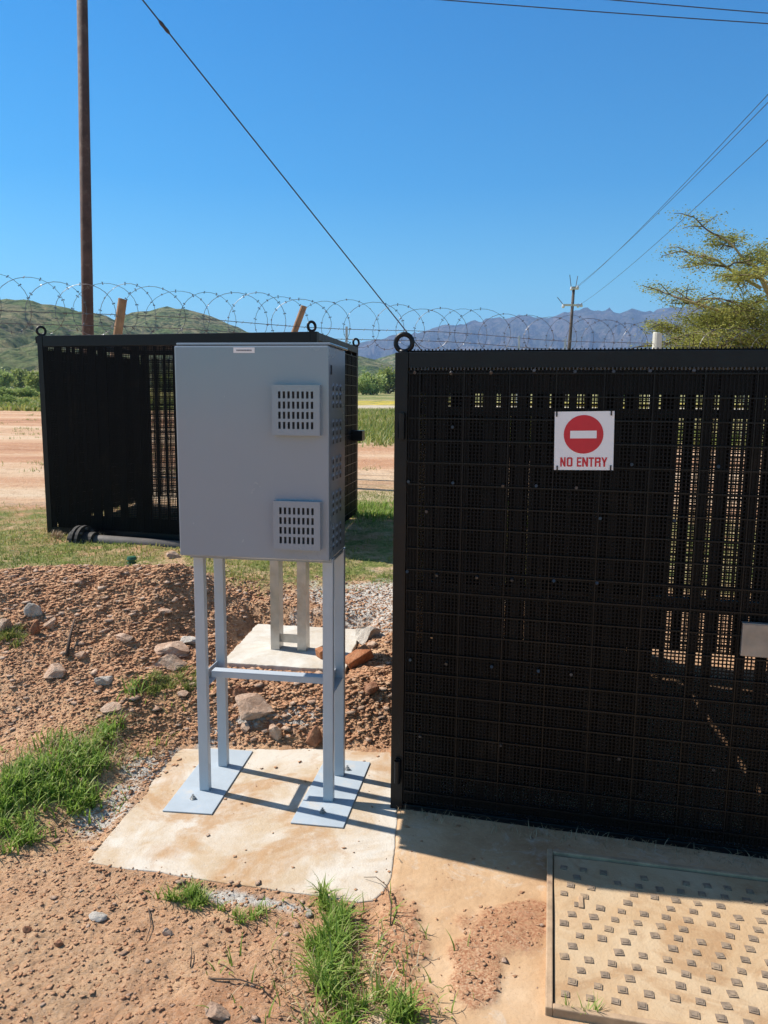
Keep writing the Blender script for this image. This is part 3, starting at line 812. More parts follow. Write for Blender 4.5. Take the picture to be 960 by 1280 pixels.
for k, (a, b, rs, cv) in enumerate(((BRc, FRc, 21, .95), (BLc, BRc, 22, .05), (FLc, BLc, 23, .97))):  # last one, the left side, is packed tight to block the sun
    pp, qq = (b, a) if k == 0 else (a, b)
    d = (qq[0] - pp[0], qq[1] - pp[1]); L = math.hypot(*d) - .12; dn = Vector((d[0], d[1], 0)).normalized()
    MM = frame_M((pp[0] + dn.x * .06, pp[1] + dn.y * .06), d, zc0 + (.05 if k != 1 else .12))
    mesh_panel(L, H1 - (.0 if k != 1 else .07), MM, 'mesh_panel', fc, .014, .0055, .09, [q for q in slat_rows(L, H1, cv, rs, .03, .09) if not (k == 1 and .08 < q[0] < .95)])
    mb = MB(); mb.box((-.01, L + .01), (.002, .045), (zc1 - .06, zc1 - .003)); mb.xform(frame_M((pp[0] + dn.x * .06, pp[1] + dn.y * .06), d, 0)); mb.build('rail', M['black'], fc)
roof(FLc, FRc, BRc, BLc, zc1 - .02, fc, 6, .95)
mb = MB(); x = .28
while x < .80: mb.box((x, x + .075), (.25, .258), (.95, 1.78)); x += .077
mb.box((.28, .86), (.262, .28), (1.3, 1.35)); mb.box((.28, .34), (.262, .30), (.37, .95)); mb.box((.78, .84), (.262, .30), (.37, .95))
mb.box((.06, CLn - .06), (.07, .078), (zc0 + .01, zc0 + .16))  # dark board added to hide the sunlit floor behind the mesh foot
mb.xform(MC); mb.build('liner_panel', M['slat'], fc)
mb = MB()
P = [FLc, FRc, BRc, BLc]
mb.prism([(p[0], p[1] + .06 * (1 if k < 2 else -1)) for k, p in enumerate(P)], .12, zc0 - .004); mb.build('plinth', M['plinth'], fc)
mb = MB(); mb.box((CLn - .001 - .02, CLn + .12), (1.1, 1.2), (1.16, 1.24)); 
# hasp box on the right side of the far cage
mbb = MB(); bx = Vector((*FRc, 0)) + Vector((*s1d, 0)) * 1.45
MMb = frame_M((bx.x, bx.y), (s1d[1], -s1d[0]), 1.12)
mbb.box((.0, .10), (-.07, .07), (0, .095)); mbb.xform(MMb); mbb.build('hasp_box', M['black'], fc, bevel=.004)
for p in ((Vector((FLc[0] + .03, FLc[1] + .02, zc1))), (Vector((FRc[0] - .04, FRc[1] + .03, zc1))), Vector((BRc[0] - .02, BRc[1] - .03, zc1)), Vector((BLc[0] + .02, BLc[1] - .03, zc1))):
    ring(fc, p, .034, .0105, (.75, .66))

# pipe under the far cage with a black flange
pp = empty('pipe', (0, 0, 0)); tag(pp, 'dusty grey pipe with black flange lying along the foot of the far cage', 'pipe')
def cpt(u, v, z): q = MC @ Vector((u, v, z)); return (q.x, q.y, q.z)
mb = MB(); mb.tube([cpt(.5, -.15, .33), cpt(.62, -.13, .33), cpt(2.3, -.06, .295)], .06, 20); mb.build('tube', M['pipe'], pp, smooth=True)
mb = MB()
mb.tube([cpt(.465, -.15, .34), cpt(.49, -.15, .34)], .125, 22); mb.tube([cpt(.415, -.15, .34), cpt(.44, -.15, .34)], .122, 22); mb.tube([cpt(.36, -.15, .34), cpt(.58, -.15, .34)], .075, 18)
mb.build('flange', M['flange'], pp)
mb = MB()
for k in range(8):
    a = k * math.pi / 4; mb.tube([cpt(.40, -.15 + .1 * math.cos(a), .34 + .1 * math.sin(a)), cpt(.505, -.15 + .1 * math.cos(a), .34 + .1 * math.sin(a))], .012, 6)
mb.build('flange_bolts', M['pipe'], pp)

# ------------------------------------------------------------------ rear stand: two bare steel channels
st = empty('channel_stand', (0, 0, 0)); tag(st, 'two bare galvanised steel channels standing on the pale rear slab', 'stand')
d2 = Vector((.985, -.17, 0)); n2 = Vector((.17, .985, 0))
def channel(x, y, name, a=0):
    MM = frame_M((x, y), (d2.x, d2.y), .172)
    mb = MB(); mb.box((0, .048), (0, .004), (0, 1.25)); mb.box((0, .004), (.0042, .075), (0, 1.25)); mb.box((.044, .048), (.0042, .075), (0, 1.25))
    mb.xform(MM); mb.build('upright', M['galv'], st)
channel(-.60, 4.03, 'a'); channel(-.455, 4.005, 'b')
for z in (.035, 1.2):
    mb = MB(); mb.box((.05, .142), (.030, .036), (z, z + .045)); mb.box((.05, .142), (.0365, .072), (z, z + .004)); mb.xform(frame_M((-.60, 4.03), (d2.x, d2.y), .172)); mb.build('cross_bar', M['galv'], st)

# ------------------------------------------------------------------ poles, wires
po = empty('utility_pole', (-4.107 - .06, 11, .4)); tag(po, 'tall dark wooden pole rising behind the far cage', 'pole')
mb = MB(); mb.tube([(.03, 0, -.3), (0.06, 0, 1.96), (.21, 0, 7.4)], [.082, .078, .066], 18); mb.build('shaft', M['wood'], po, smooth=True)
mb = MB(); mb.tube([(.21, 0, 7.4), (.211, 0, 7.43)], [.069, .05], 18); mb.build('cap', M['clip'], po)
gw = empty('guy_wire', (0, 0, 0)); tag(gw, 'thick guy wire slanting down from the dark pole across the sky', 'wire')
Atop = np.array([-3.955, 11, 7.535]); Ax = np.array([.729, 15, 2.373])
An = Atop + (Ax - Atop) * 1.36
mb = MB(); mb.tube([tuple(Atop), tuple(Ax), tuple(An)], .0105, 8); mb.build('strand', M['cable'], gw)
Q = Atop + (Ax - Atop) * .178
dirw = (Ax - Atop) / np.linalg.norm(Ax - Atop)
mb = MB(); mb.tube([tuple(Q - dirw * .1), tuple(Q - dirw * .06), tuple(Q), tuple(Q + dirw * .06), tuple(Q + dirw * .1)], [.013, .026, .022, .026, .013], 12); mb.build('insulator', M['cable'], gw, smooth=True)

# overhead cables crossing the top right corner
for k, (a, b, lab) in enumerate((((.92, 14, 8.069), (6.312, 14, 7.768), 'overhead cable crossing the top right sky, the lower one'), ((3.703, 14, 8.11), (6.30, 14, 7.928), 'overhead cable in the top right corner of the sky, the upper one'))):
    a = np.array(a); b = np.array(b); pts = []
    for q in range(-10, 26):
        p = a + (b - a) * q / 6 * (1 if k == 0 else 2); pts.append((p[0], p[1], p[2] + .0012 * (p[0] - 5) ** 2 - .02))
    mb = MB(); mb.tube(pts, .008, 6); tag(mb.build('overhead_cable', M['cable'], None), lab, 'cable', 'overhead cables')

# far utility pole with crossarm
fp = empty('utility_pole', (16.15, 70, 1.2)); tag(fp, 'distant leaning pole with crossarms and insulators against the mountains', 'pole')
mb = MB(); mb.tube([(-.2, 0, 0), (.02, 0, 5), (.20, 0, 10.2)], [.17, .15, .12], 10); mb.build('shaft', M['pole_far'], fp, smooth=True)
mb = MB(); mb.box((-.75, .95), (-.12, .0), (8.55, 8.72)); mb.build('crossarm', M['conc_post'], fp)
mb = MB(); mb.box((-.05, .6), (-.12, 0), (9.95, 10.12)); mb.build('crossarm', M['conc_post'], fp)
ins = [(-.68, 8.4), (.9, 8.5), (.5, 10.0), (.62, 8.45), (-.02, 9.9)]
for x, z in ins:
    mb = MB(); mb.tube([(x, -.1, z - .02), (x, -.1, z + .1), (x, -.1, z + .3)], [.10, .14, .06], 8); mb.build('insulator', M['insul'], fp)
for (x0_, z0_, x1_, z1_) in ((-.68, 8.7, -1.2, 9.3), (-.02, 10.1, -.2, 11.2), (.35, 10.1, .5, 11.1)):
    mb = MB(); mb.tube([(x0_, 0, z0_), (x1_, 0, z1_)], .03, 6); mb.build('stay_arm', M['pole_far'], fp)
for (dx, z, T, lab) in ((.5, 10.15, (10.058, 22, 9.587), 'power line from the distant pole to the right, the topmost of three'), (.15, 10.0, (10.074, 22, 9.388), 'power line from the distant pole to the right, the middle of three'), (.9, 8.75, (10.148, 22, 8.447), 'power line from the distant pole to the right, the lowest of three')):
    a = np.array([16.15 + dx, 69.9, 1.2 + z]); b = np.array(T); pts = []
    for q in range(0, 41):
        s = q / 40 * 1.9; p = a + (b - a) * s; pts.append((p[0], p[1], p[2] - 1.1 * s * (1 - s)))
    mb = MB(); mb.tube(pts, .011, 5); tag(mb.build('power_line', M['cable']), lab, 'power line', 'power lines of the distant pole')

# ------------------------------------------------------------------ boundary fence with concertina wire
FA = Vector((-5.8, 8.55, 0)); FB = Vector((9.0, 16.2, 0))
fd = (FB - FA).normalized()
def fpt(x): return FA + fd * ((x - FA.x) / fd.x)
wf = empty('wire_fence', (0, 0, 0)); tag(wf, 'thin post and wire boundary fence running behind both cages', 'fence')
for z in (2.50, 2.36):
    mb = MB(); mb.tube([tuple(fpt(x) + Vector((0, 0, z + .02 * math.sin(x * 1.7)))) for x in np.linspace(-5.7, 9, 30)], .0045, 5)
    for x in np.arange(-5.6, 9, .16):
        p = fpt(x + random.uniform(-.03, .03)) + Vector((0, 0, z + .02 * math.sin(x * 1.7)))
        mb.tube([tuple(p + Vector((-.012, 0, -.016))), tuple(p + Vector((.012, 0, .016)))], .0028, 4)
    mb.build('strand', M['wire'], wf)
for x in (-.55, 2.12, 2.95, 6.9):
    p = fpt(x); z0 = float(gh(p.x, p.y))
    mb = MB(); mb.tube([(p.x, p.y, z0 - .2), (p.x, p.y, 2.52)], .018, 6); mb.build('post', M['galv'], wf)
def stump(x, lean, ztop, m, rad, lab, dy=0):
    p = fpt(x); z0 = float(gh(p.x, p.y))
    o = MB(); o.tube([(p.x - lean * (ztop - z0), p.y + dy, z0 - .2), (p.x, p.y + dy, ztop), (p.x + .001, p.y + dy, ztop + .004)], [rad, rad * .95, rad * .9], 14)
    return tag(o.build('fence_post', m, None, smooth=False), lab, 'post', 'stout fence posts')
stump(-3.24, .20, 2.70, M['wood2'], .056, 'short orange brown timber post leaning beside the tall dark pole')
stump(-1.12, .42, 2.76, M['wood2'], .045, 'thin brown post tilted to the right above the far cage')
p_ = stump(4.78, 0, 2.70, M['conc_post'], .083, 'pale round capped post between distant pole and tree')
# coil
rad = .30; zc = 2.56
def coil(xa, xb, pitchl, seed, lab, zc=zc, rad=rad, lean=1):
    r = random.Random(seed); mb = MB(); pts = []
    L = (fpt(xb) - fpt(xa)).length; n = int((-.24 + math.sqrt(.24 ** 2 + 4 * .0032 * L)) / .0064); side = Vector((-fd.y, fd.x, 0))
    ph = 0
    for i in range(n * 26):
        t = i / 26; ph = 2 * math.pi * t + seed
        wob = 1 + .08 * math.sin(t * 1.3 + seed) + .05 * math.sin(t * 3.1)
        sg = .24 * t + .0032 * t * t + .05 * math.sin(t * .9 + seed)
        # the loops lean over along the fence the way stretched and clipped wire does
        c = fpt(xa) + fd * (sg + lean * rad * (1 + .15 * math.sin(t * 2.3)) * math.cos(ph))
        c = c + side * (rad * wob * math.cos(ph) * .55) + Vector((0, 0, zc + rad * wob * math.sin(ph)))
        pts.append(c)
    mb.tube([tuple(p) for p in pts], .0034, 4)
    br = MB()
    for i in range(0, len(pts) - 1, 1):
        if i % 2: continue
        t = (pts[i + 1] - pts[i]).normalized(); nrm = t.cross(Vector((r.uniform(-1, 1), r.uniform(-1, 1), r.uniform(-1, 1)))).normalized() * .019
        p = pts[i]; b = t * .011; w = t.cross(nrm).normalized() * .0035
        br.add([tuple(p + nrm + b), tuple(p + nrm - b), tuple(p - nrm - b), tuple(p - nrm + b), tuple(p + w), tuple(p - w)], [(0, 1, 4), (2, 3, 4), (1, 0, 5), (3, 2, 5)])
    o = mb.build('razor_wire', M['wire']); br.build('barbs', M['wire'], o)
    tag(o, lab, 'razor wire')
coil(-5.6, 8.6, .50, 1, 'coiled razor wire with wide overlapping loops along the top of the boundary fence', rad=.31, lean=-.85)

# ------------------------------------------------------------------ stones
def rock_mesh(name, sx, sy, sz, seed, m, ang=.35, sub=3):
    import bmesh
    bm = bmesh.new(); bmesh.ops.create_icosphere(bm, subdivisions=sub, radius=1)
    r = random.Random(seed); planes = [(Vector((r.gauss(0, 1), r.gauss(0, 1), r.gauss(0, 1))).normalized(), r.uniform(.42, .78)) for _ in range(13)]
    for v in bm.verts:
        p = v.co.copy()
        for nrm, d in planes:
            k = p.dot(nrm)
            if k > d: p -= nrm * (k - d)
        p *= 1.25 + .14 * mnoise.noise(p * 2.3 + Vector((seed, 0, 0))) + .09 * mnoise.noise(p * 6 + Vector((0, seed, 0)))
        v.co = Vector((p.x * sx, p.y * sy, p.z * sz))
    me = bpy.data.meshes.new(name); bm.to_mesh(me); bm.free(); me.materials.append(m)
    o = bpy.data.objects.new(name, me); return link(o)
def rock(px, py, w, hgt, m, lab, seed, tilt=0, rz=0, dep=None, group='loose stones on the dirt'):
    P = hit(px, py + hgt * .3); D = P[1]; s = D / F
    sx = w / 2 * s; sz = hgt / 2 * s * 1.05; sy = dep or sx * .8
    o = rock_mesh('stone', sx, sy, sz, seed, m)
    o.location = (P[0], P[1], float(gh(P[0], P[1])) + sz * .45); o.rotation_euler = (R(tilt), R(tilt * .5), R(rz))
    return tag(o, lab, 'stone', group)
rocks = [
 (43, 763, 20, 20, 'rock_pale', 'upright pale grey stone high on the left spoil heap', 0),
 (63, 781, 16, 20, 'rock', 'blunt tan stone right of the pale upright stone on the heap', 10),
 (44, 786, 15, 24, 'rock_red', 'tall brown stone just below the pale upright stone on the heap', 15),
 (8, 782, 20, 18, 'rock', 'tan stone at the left photo edge on the spoil heap', 0),
 (70, 840, 34, 16, 'rock', 'flat tan flagstone in front of the spoil heap at left', 8),
 (131, 851, 22, 12, 'rock_pale', 'flat pale stone in the dirt right of the tan flagstone', 12),
 (156, 797, 24, 12, 'rock', 'low wide stone in the middle of the spoil heap foot', 6),
 (206, 764, 18, 10, 'rock', 'small flat stone near the top right of the spoil heap', 4),
 (212, 810, 46, 18, 'rock', 'largest flat tan slab stone left of the cabinet legs', 8),
 (214, 829, 40, 18, 'rock', 'flat stone tucked under the largest tan slab stone', 10),
 (238, 801, 22, 12, 'rock_pale', 'pale stone touching the left cabinet leg at the heap', 5),
 (138, 886, 30, 13, 'rock', 'flat tan stone half buried above the left grass', 5),
 (102, 822, 16, 10, 'rock', 'small stone between the heap and the flat flagstone', 5),
 (229, 867, 14, 10, 'rock', 'small tan stone beside the cabinet left leg', 5),
 (315, 886, 62, 22, 'rock', 'long curved rock lying below the rear slab between the legs', 12),
 (301, 866, 26, 15, 'rock_red', 'brown rock just above the long curved rock', 10),
 (343, 917, 20, 22, 'rock', 'upright tan boulder at the back edge of the cabinet slab', 4),
 (393, 921, 24, 24, 'rock_red', 'reddish boulder at the slab edge left of the right legs', 8),
 (306, 911, 16, 14, 'rock', 'small round rock below the long curved rock', 8),
 (464, 862, 24, 16, 'rock_red', 'brown rock in the dirt bank right of the cabinet legs', 8),
 (464, 806, 16, 9, 'rock', 'small orange stone on grey rubble by the rear slab', 0),
 (217, 694, 16, 9, 'rock', 'pinkish stone by the pipe at the far cage foot', 0),
 (122, 1146, 24, 9, 'rock_pale', 'flat pale chip on the foreground dirt at left', 5),
 (271, 1266, 34, 20, 'rock', 'tan stone at the bottom edge left of the grass clump', 8),
 (211, 1165, 14, 11, 'rock', 'small tan stone on foreground dirt under the slab edge tuft', 8),
 (73, 1181, 12, 9, 'rock_red', 'small brown stone on the left foreground dirt', 8),
 (35, 1162, 12, 10, 'rock_red', 'small dark stone near the left edge of foreground dirt', 8),
 (387, 1143, 15, 10, 'rock_pale', 'small pale stone under the front edge of the cabinet slab', 8),
 (285, 1162, 10, 8, 'rock_red', 'small brown stone below the middle of the slab front', 8),
 (437, 1172, 9, 7, 'rock_red', 'small brown stone left of the big grass clump top', 8),
]
for k, (x, y, w, h_, m, lab, t_) in enumerate(rocks): rock(x, y, w, h_, M[m], lab, k * 3 + 1, t_, random.uniform(-25, 25))
# broken concrete lump and two bricks beside the rear slab
o = rock_mesh('rubble_lump', .085, .07, .06, 77, M['rock_pale']); o.location = (-.075, 4.2, .20); o.rotation_euler = (.3, .2, .5)
tag(o, 'jagged grey lump of broken concrete at the right end of the rear slab', 'rubble')
mb = MB(); mb.box((-.07, .07), (-.035, .035), (-.027, .027)); o = mb.build('brick', M['brick'], bevel=.006); o.location = (-.125, 3.83, .20); o.rotation_euler = (R(12), R(-24), R(28))
tag(o, 'orange brick tilted against the right corner of the rear slab', 'brick', 'loose bricks')
mb = MB(); mb.box((-.05, .05), (-.03, .03), (-.023, .023)); o = mb.build('brick', M['brick'], bevel=.006); o.location = (-.295, 3.92, .204); o.rotation_euler = (R(5), R(-12), R(32))
tag(o, 'orange half brick lying flat on the rear slab behind the right leg', 'brick', 'loose bricks')

# pebbles and clods: uncountable
ICO = None
def crumbs(name, n, area, size, m, lab, dens=None, seed=1, sink=.3, flat=.5):
    import bmesh
    bm = bmesh.new(); bmesh.ops.create_icosphere(bm, subdivisions=1, radius=1); bm.verts.ensure_lookup_table()
    bm.free()
    bv = np.array([(1, 0, 0), (-1, 0, 0), (0, 1, 0), (0, -1, 0), (0, 0, 1), (0, 0, -1)], float)
    bv = np.concatenate([bv[:4] * .95, [(.55, .35, .75), (-.45, -.3, .8)], bv[5:]])
    bf = np.array([(0, 2, 4), (2, 1, 5), (2, 5, 4), (1, 3, 5), (3, 0, 4), (3, 4, 5), (2, 0, 6), (1, 2, 6), (3, 1, 6), (0, 3, 6)])
    g_ = np.random.default_rng(seed)
    x = g_.uniform(area[0], area[1], n); y = g_.uniform(area[2], area[3], n)
    keep = np.ones(n, bool)
    if dens is not None: keep = g_.random(n) < dens(x, y)
    keep &= (poly_sd(x, y, REAR) > .01)
    x = x[keep]; y = y[keep]; n = len(x)
    s = (size[0] + (size[1] - size[0]) * g_.random(n) ** 6) * (.5 + .5 * np.clip(gauss(x, y, -1.6, 4.35, 1.0, .55) + gauss(x, y, -.4, 3.5, .7, .3), 0, 1))
    z = np.where(poly_sd(x, y, SLAB) < .004, .0005, gh(x, y)) + s * (flat - sink) * .6
    sc = s[:, None, None] * np.stack([g_.uniform(.7, 1.2, n), g_.uniform(.6, 1.1, n), g_.uniform(.4, .9, n) * flat], 1)[:, None, :]
    jit = 1 + g_.uniform(-.42, .42, (n, len(bv), 1))
    a = g_.uniform(0, 6.28, n); ca, sa = np.cos(a)[:, None], np.sin(a)[:, None]
    P = bv[None] * jit * sc
    X = P[:, :, 0] * ca - P[:, :, 1] * sa + x[:, None]; Y = P[:, :, 0] * sa + P[:, :, 1] * ca + y[:, None]; Z = P[:, :, 2] + z[:, None]
    V = np.stack([X, Y, Z], 2).reshape(-1, 3); Fc = (bf[None] + (np.arange(n) * len(bv))[:, None, None]).reshape(-1, 3)
    return tag(np_mesh(name, V, Fc, m, k=3), lab, name.replace('_', ' '), kind='stuff')
def soil_d(x, y):
    ap, dr, so, li, gr = masks(x, y); sl = poly_sd(x, y, SLAB)
    hp = gauss(x, y, -1.6, 4.35, 1.0, .55) + gauss(x, y, -.4, 3.5, .7, .3) + .7 * gauss(x, y, -1.0, 3.1, .2, .5)
    return np.where(sl < 0, .005 + .06 * (sl > -.02), np.clip(.34 + .66 * hp, 0, 1)) * np.clip(1 - ap * (1 - .6 * dr) + .02, 0, 1) * (1 - .8 * sstep(4.9, 5.4, y)) * (1 - .6 * np.clip(gr, 0, 1))
crumbs('soil_crumbs', 520000, (-2.6, .7, 1.4, 5.3), (.0022, .020), M['clod'], 'loose red brown crumbs of earth over the dirt', soil_d, 4)
crumbs('gravel', 12000, (-2.6, .6, 1.4, 5.3), (.003, .040), M['rock'], 'small tan stones scattered through the dirt', lambda x, y: soil_d(x, y), 5)
crumbs('lime_rubble', 5200, (-1.2, .7, 2.1, 5.3), (.003, .020), M['rock_pale'], 'pale grey mortar crumbs spilled round the slabs', lambda x, y: masks(x, y)[3] * (poly_sd(x, y, SLAB) > 0), 6)
crumbs('grit', 1100, (-.05, 1.3, 1.4, 2.7), (.0015, .0065), M['rock_red'], 'brown grit on the sandy apron and hatch', lambda x, y: .12 + .8 * masks(x, y)[1], 9)

# ------------------------------------------------------------------ grass
def blades(name, x, y, L, W, m, lab, seed=1, lean=.6, z=None, cat='grass', tone=None, kind='stuff', segs=3):
    g_ = np.random.default_rng(seed); n = len(x)
    L = L * g_.uniform(.5, 1.25, n); W = W * g_.uniform(.7, 1.3, n)
    if z is None: z = gh(x, y)
    a = g_.uniform(0, 6.283, n); ln = g_.uniform(.1, 1, n) * lean
    V = []; ts = np.linspace(0, 1, segs + 1)
    px = -np.sin(a); py = np.cos(a)
    rows = []
    for t in ts:
        hgt = L * t * np.cos(ln * t * .9); out = L * t * np.sin(ln * t * 1.25)
        w = W * (1 - t ** 1.6) * .5 + .0002
        cx = x + np.cos(a) * out; cy = y + np.sin(a) * out; cz = z - .004 + hgt
        rows.append(np.stack([cx + px * w, cy + py * w, cz], 1)); rows.append(np.stack([cx - px * w, cy - py * w, cz], 1))
    V = np.stack(rows, 1).reshape(-1, 3); k = 2 * (segs + 1)
    base = (np.arange(n) * k)[:, None, None]
    q = np.array([[2 * i, 2 * i + 1, 2 * i + 3, 2 * i + 2] for i in range(segs)])[None]
    o = np_mesh(name, V, (base + q).reshape(-1, 4), m, smooth=True)
    tn = np.clip(g_.normal(.45, .25, n), 0, 1) if tone is None else tone
    fattr(o, 'tone', np.repeat(tn, k))
    return tag(o, lab, cat, kind=kind)
def clump(cx, cy, sx, sy, rot, n, seed, tufts=14):
    g_ = np.random.default_rng(seed)
    tx = g_.normal(0, 1, tufts); ty = g_.normal(0, 1, tufts); w = g_.integers(0, tufts, n)
    u = (tx[w] + g_.normal(0, .22, n)) * sx * .75; v = (ty[w] + g_.normal(0, .22, n)) * sy * .75
    c, s = math.cos(rot), math.sin(rot)
    return cx + u * c - v * s, cy + u * s + v * c
x, y = clump(-1.27, 2.80, .26, .12, 1.22, 2300, 3, 40); k = poly_sd(x, y, SLAB) > .03
blades('grass_clump', x[k], y[k], .068, .0075, M['grass'], 'thick bright green grass on the bank left of the slab', 5, 1.2, cat='grass')
x, y = clump(-1.27, 2.46, .08, .06, .3, 450, 8, 10)
blades('grass_clump', x, y, .06, .005, M['grass'], 'low green tuft at the left edge below the bank grass', 6, 1.2, cat='grass')
x, y = clump(-.13, 1.95, .045, .14, .25, 650, 21, 16); x2, y2 = clump(-.03, 1.74, .09, .05, 0, 400, 22, 12)
blades('grass_clump', np.r_[x, x2], np.r_[y, y2], .075, .0055, M['grass'], 'bright green grass clump at bottom centre below the slab corner', 7, 1.3, cat='grass')
x, y = clump(-1.25, 2.95, .36, .16, .62, 700, 303, 60); k = poly_sd(x, y, SLAB) > .02
blades('dry_grass', x[k], y[k], .06, .003, M['dead'], 'dry stems mixed into and around the green bank grass', 55, 1.7, cat='dry grass')
x, y = clump(-1.25, 2.85, .42, .25, .5, 420, 313, 120); k = poly_sd(x, y, SLAB) > .03
blades('sparse_grass', x[k], y[k], .05, .005, M['grass'], 'sparse green blades thinning out around the left bank', 57, 1.2, cat='grass')
x, y = clump(-.04, 1.84, .17, .26, .2, 260, 315, 90); k = poly_sd(x, y, SLAB) > .03
blades('sparse_grass', x[k], y[k], .05, .0045, M['grass'], 'sparse green blades thinning out around the bottom centre clump', 58, 1.2, cat='grass')
x, y = clump(-.08, 1.86, .13, .2, .2, 420, 305, 40); k = poly_sd(x, y, SLAB) > .02
blades('dry_grass', x[k], y[k], .05, .003, M['dead'], 'dry stems around the bottom centre grass clump', 56, 1.7, cat='dry grass')
x, y = clump(-.60, 2.19, .07, .022, -.2, 330, 31, 9)
blades('grass_clump', x, y, .05, .004, M['grass'], 'small sparse tuft at the front edge of the slab', 8, 1.1, cat='grass')
x, y = clump(-.40, 2.12, .06, .02, -.2, 120, 32, 6)
blades('grass_clump', x, y, .04, .004, M['grass'], 'thin wispy tuft below the white lime at the slab front', 9, 1.1, cat='grass')
x, y = clump(-.96, 3.52, .11, .08, .3, 1000, 41, 14)
blades('grass_clump', x, y, .035, .004, M['drygrass'], 'dull low grass patch in dirt left of the cabinet legs', 10, 1.1, cat='grass')
x, y = clump(-1.92, 3.85, .08, .07, .3, 700, 43, 12)
blades('grass_clump', x, y, .04, .004, M['drygrass'], 'dull low grass patch at the left edge beside the heap', 10, 1.1, cat='grass')
g_ = np.random.default_rng(77)
n = 90000; x = g_.uniform(-4.6, 1.2, n); y = 4.7 + g_.random(n) ** 1.1 * 4.6
dn = masks(x, y)[4]; pn = fbm(x * 2.0, y * 2.0, 4, 71); kk = (g_.random(n) < dn * np.clip(.42 + 1.0 * pn, .04, 1)) & (poly_sd(x, y, [FLc, FRc, BRc, BLc]) > 0)
x = x[kk]; y = y[kk]; tone = np.clip(.62 - .9 * fbm(x * 1.3, y * 1.3, 3, 73) + g_.normal(0, .18, len(x)) - .45 * gauss(x, y, .1, 8, 1.2, 1.1), 0, 1)
blades('lawn_grass', x, y, .035, .006, M['drygrass'], 'short patchy green and straw grass around the far cage foot', 12, 1.1, cat='grass', tone=tone, segs=2)
n = 6000; x, y = clump(.1, 7.7, 1.0, .55, 0, n, 91, 60)
blades('lawn_grass', x, y, .07, .009, M['grass'], 'lush green grass beyond the shadow between the two cages', 13, 1.1, cat='grass', segs=2)
n = 60000; x = g_.uniform(-3, 9, n); y = 15.5 + g_.random(n) ** 1.2 * 25
kk = g_.random(n) < masks(x, y)[4] * np.clip(.5 + fbm(x / 2, y / 2, 4, 55), .1, 1); x = x[kk]; y = y[kk]
blades('pasture_grass', x, y, .22, .035, M['drygrass'], 'rough pasture grass beyond the bare track between the cages', 14, .9, cat='grass', segs=2, tone=np.clip(g_.normal(.4, .25, len(x)), 0, 1))
n = 1500; x = g_.uniform(-14, 3, n); y = 8.6 + 24 * g_.random(n) ** 1.5; k = (fbm(x / 1.5, y / 3, 4, 91) > .12) & (poly_sd(x, y, [FLc, FRc, BRc, BLc]) > 0)
x = np.repeat(x[k], 12) + g_.normal(0, .09, k.sum() * 12); y = np.repeat(y[k], 12) + g_.normal(0, .09, k.sum() * 12)
blades('track_weeds', x, y, .07, .012, M['drygrass'], 'sparse tufts of weeds dotting the bare track behind the far cage', 24, 1.1, cat='weeds', segs=2)
n = 30000; x = g_.uniform(-40, -11, n); y = g_.uniform(34, 62, n)
blades('pasture_grass', x, y, .26, .12, M['drygrass'], 'yellow green weeds at the far left edge of bare ground', 15, .9, cat='grass', segs=2)
x = g_.uniform(0, 1, 1100); y = g_.normal(0, .022, 1100); qx = G0[0] + gd[0] * (.03 + x * 1.6) + y * .2 - .01; qy = G0[1] + gd[1] * (.03 + x * 1.6) + y - .03
blades('dry_grass', qx[::2], qy[::2], .035, .0016, M['dead'], 'dry curled grass stalks along the foot of the gate', 16, 1.9, cat='dry grass', segs=4)
x = g_.uniform(-2.2, .1, 240); y = g_.uniform(1.5, 4.6, 240); k = poly_sd(x, y, SLAB) > .02
blades('dry_grass', x[k], y[k], .05, .0022, M['dead'], 'scattered dry straw stalks lying on the dirt', 17, 2.2, cat='dry grass', segs=4)
x, y = clump(-2.62, 6.36, .13, .06, -.2, 500, 61, 10)
blades('dry_grass', x, y, .06, .004, M['dead'], 'dry tuft beside the black flange at the far cage corner', 18, 1.3, cat='dry grass')
x, y = clump(.492, 1.724, .022, .006, -.2, 46, 63, 3)
blades('weed', x, y, .05, .0035, M['grass'], 'tiny weed growing at the front rim of the hatch', 19, 1.0, cat='weed', kind='thing')

# dead twigs
def twig(pts, r0, lab):
    P = []
    for px, py, dz in pts:
        q = hit(px, py); q = np.array([q[0], q[1], max(float(gh(q[0], q[1])), 0 if poly_sd(q[0], q[1], SLAB) < 0 else -9) + dz]); P.append(tuple(q))
    mb = MB(); mb.tube(P, [r0 * (1 - .6 * k / (len(P) - 1)) for k in range(len(P))], 6); tag(mb.build('twig', M['twig_dead'], None, smooth=True), lab, 'twig', 'dead twigs')
twig([(488, 1158, .004), (489, 1140, .02), (484, 1120, .03), (470, 1110, .02), (455, 1106, .006)], .0022, 'thin curved dead twig at the front right corner of the slab')
twig([(84, 825, .02), (88, 805, .04), (94, 786, .05)], .010, 'thick brown stick standing in the left spoil heap')
twig([(238, 1212, .004), (240, 1200, .012), (239, 1188, .006)], .0022, 'short dark twig upright on the foreground dirt')
twig([(186, 1140, .004), (189, 1160, .008), (183, 1178, .004)], .0020, 'short dark twig lying left of the foreground centre')
twig([(262, 1225, .004), (300, 1232, .012), (325, 1238, .01), (345, 1256, .006)], .0026, 'pale forked dry stalk left of the big grass clump')

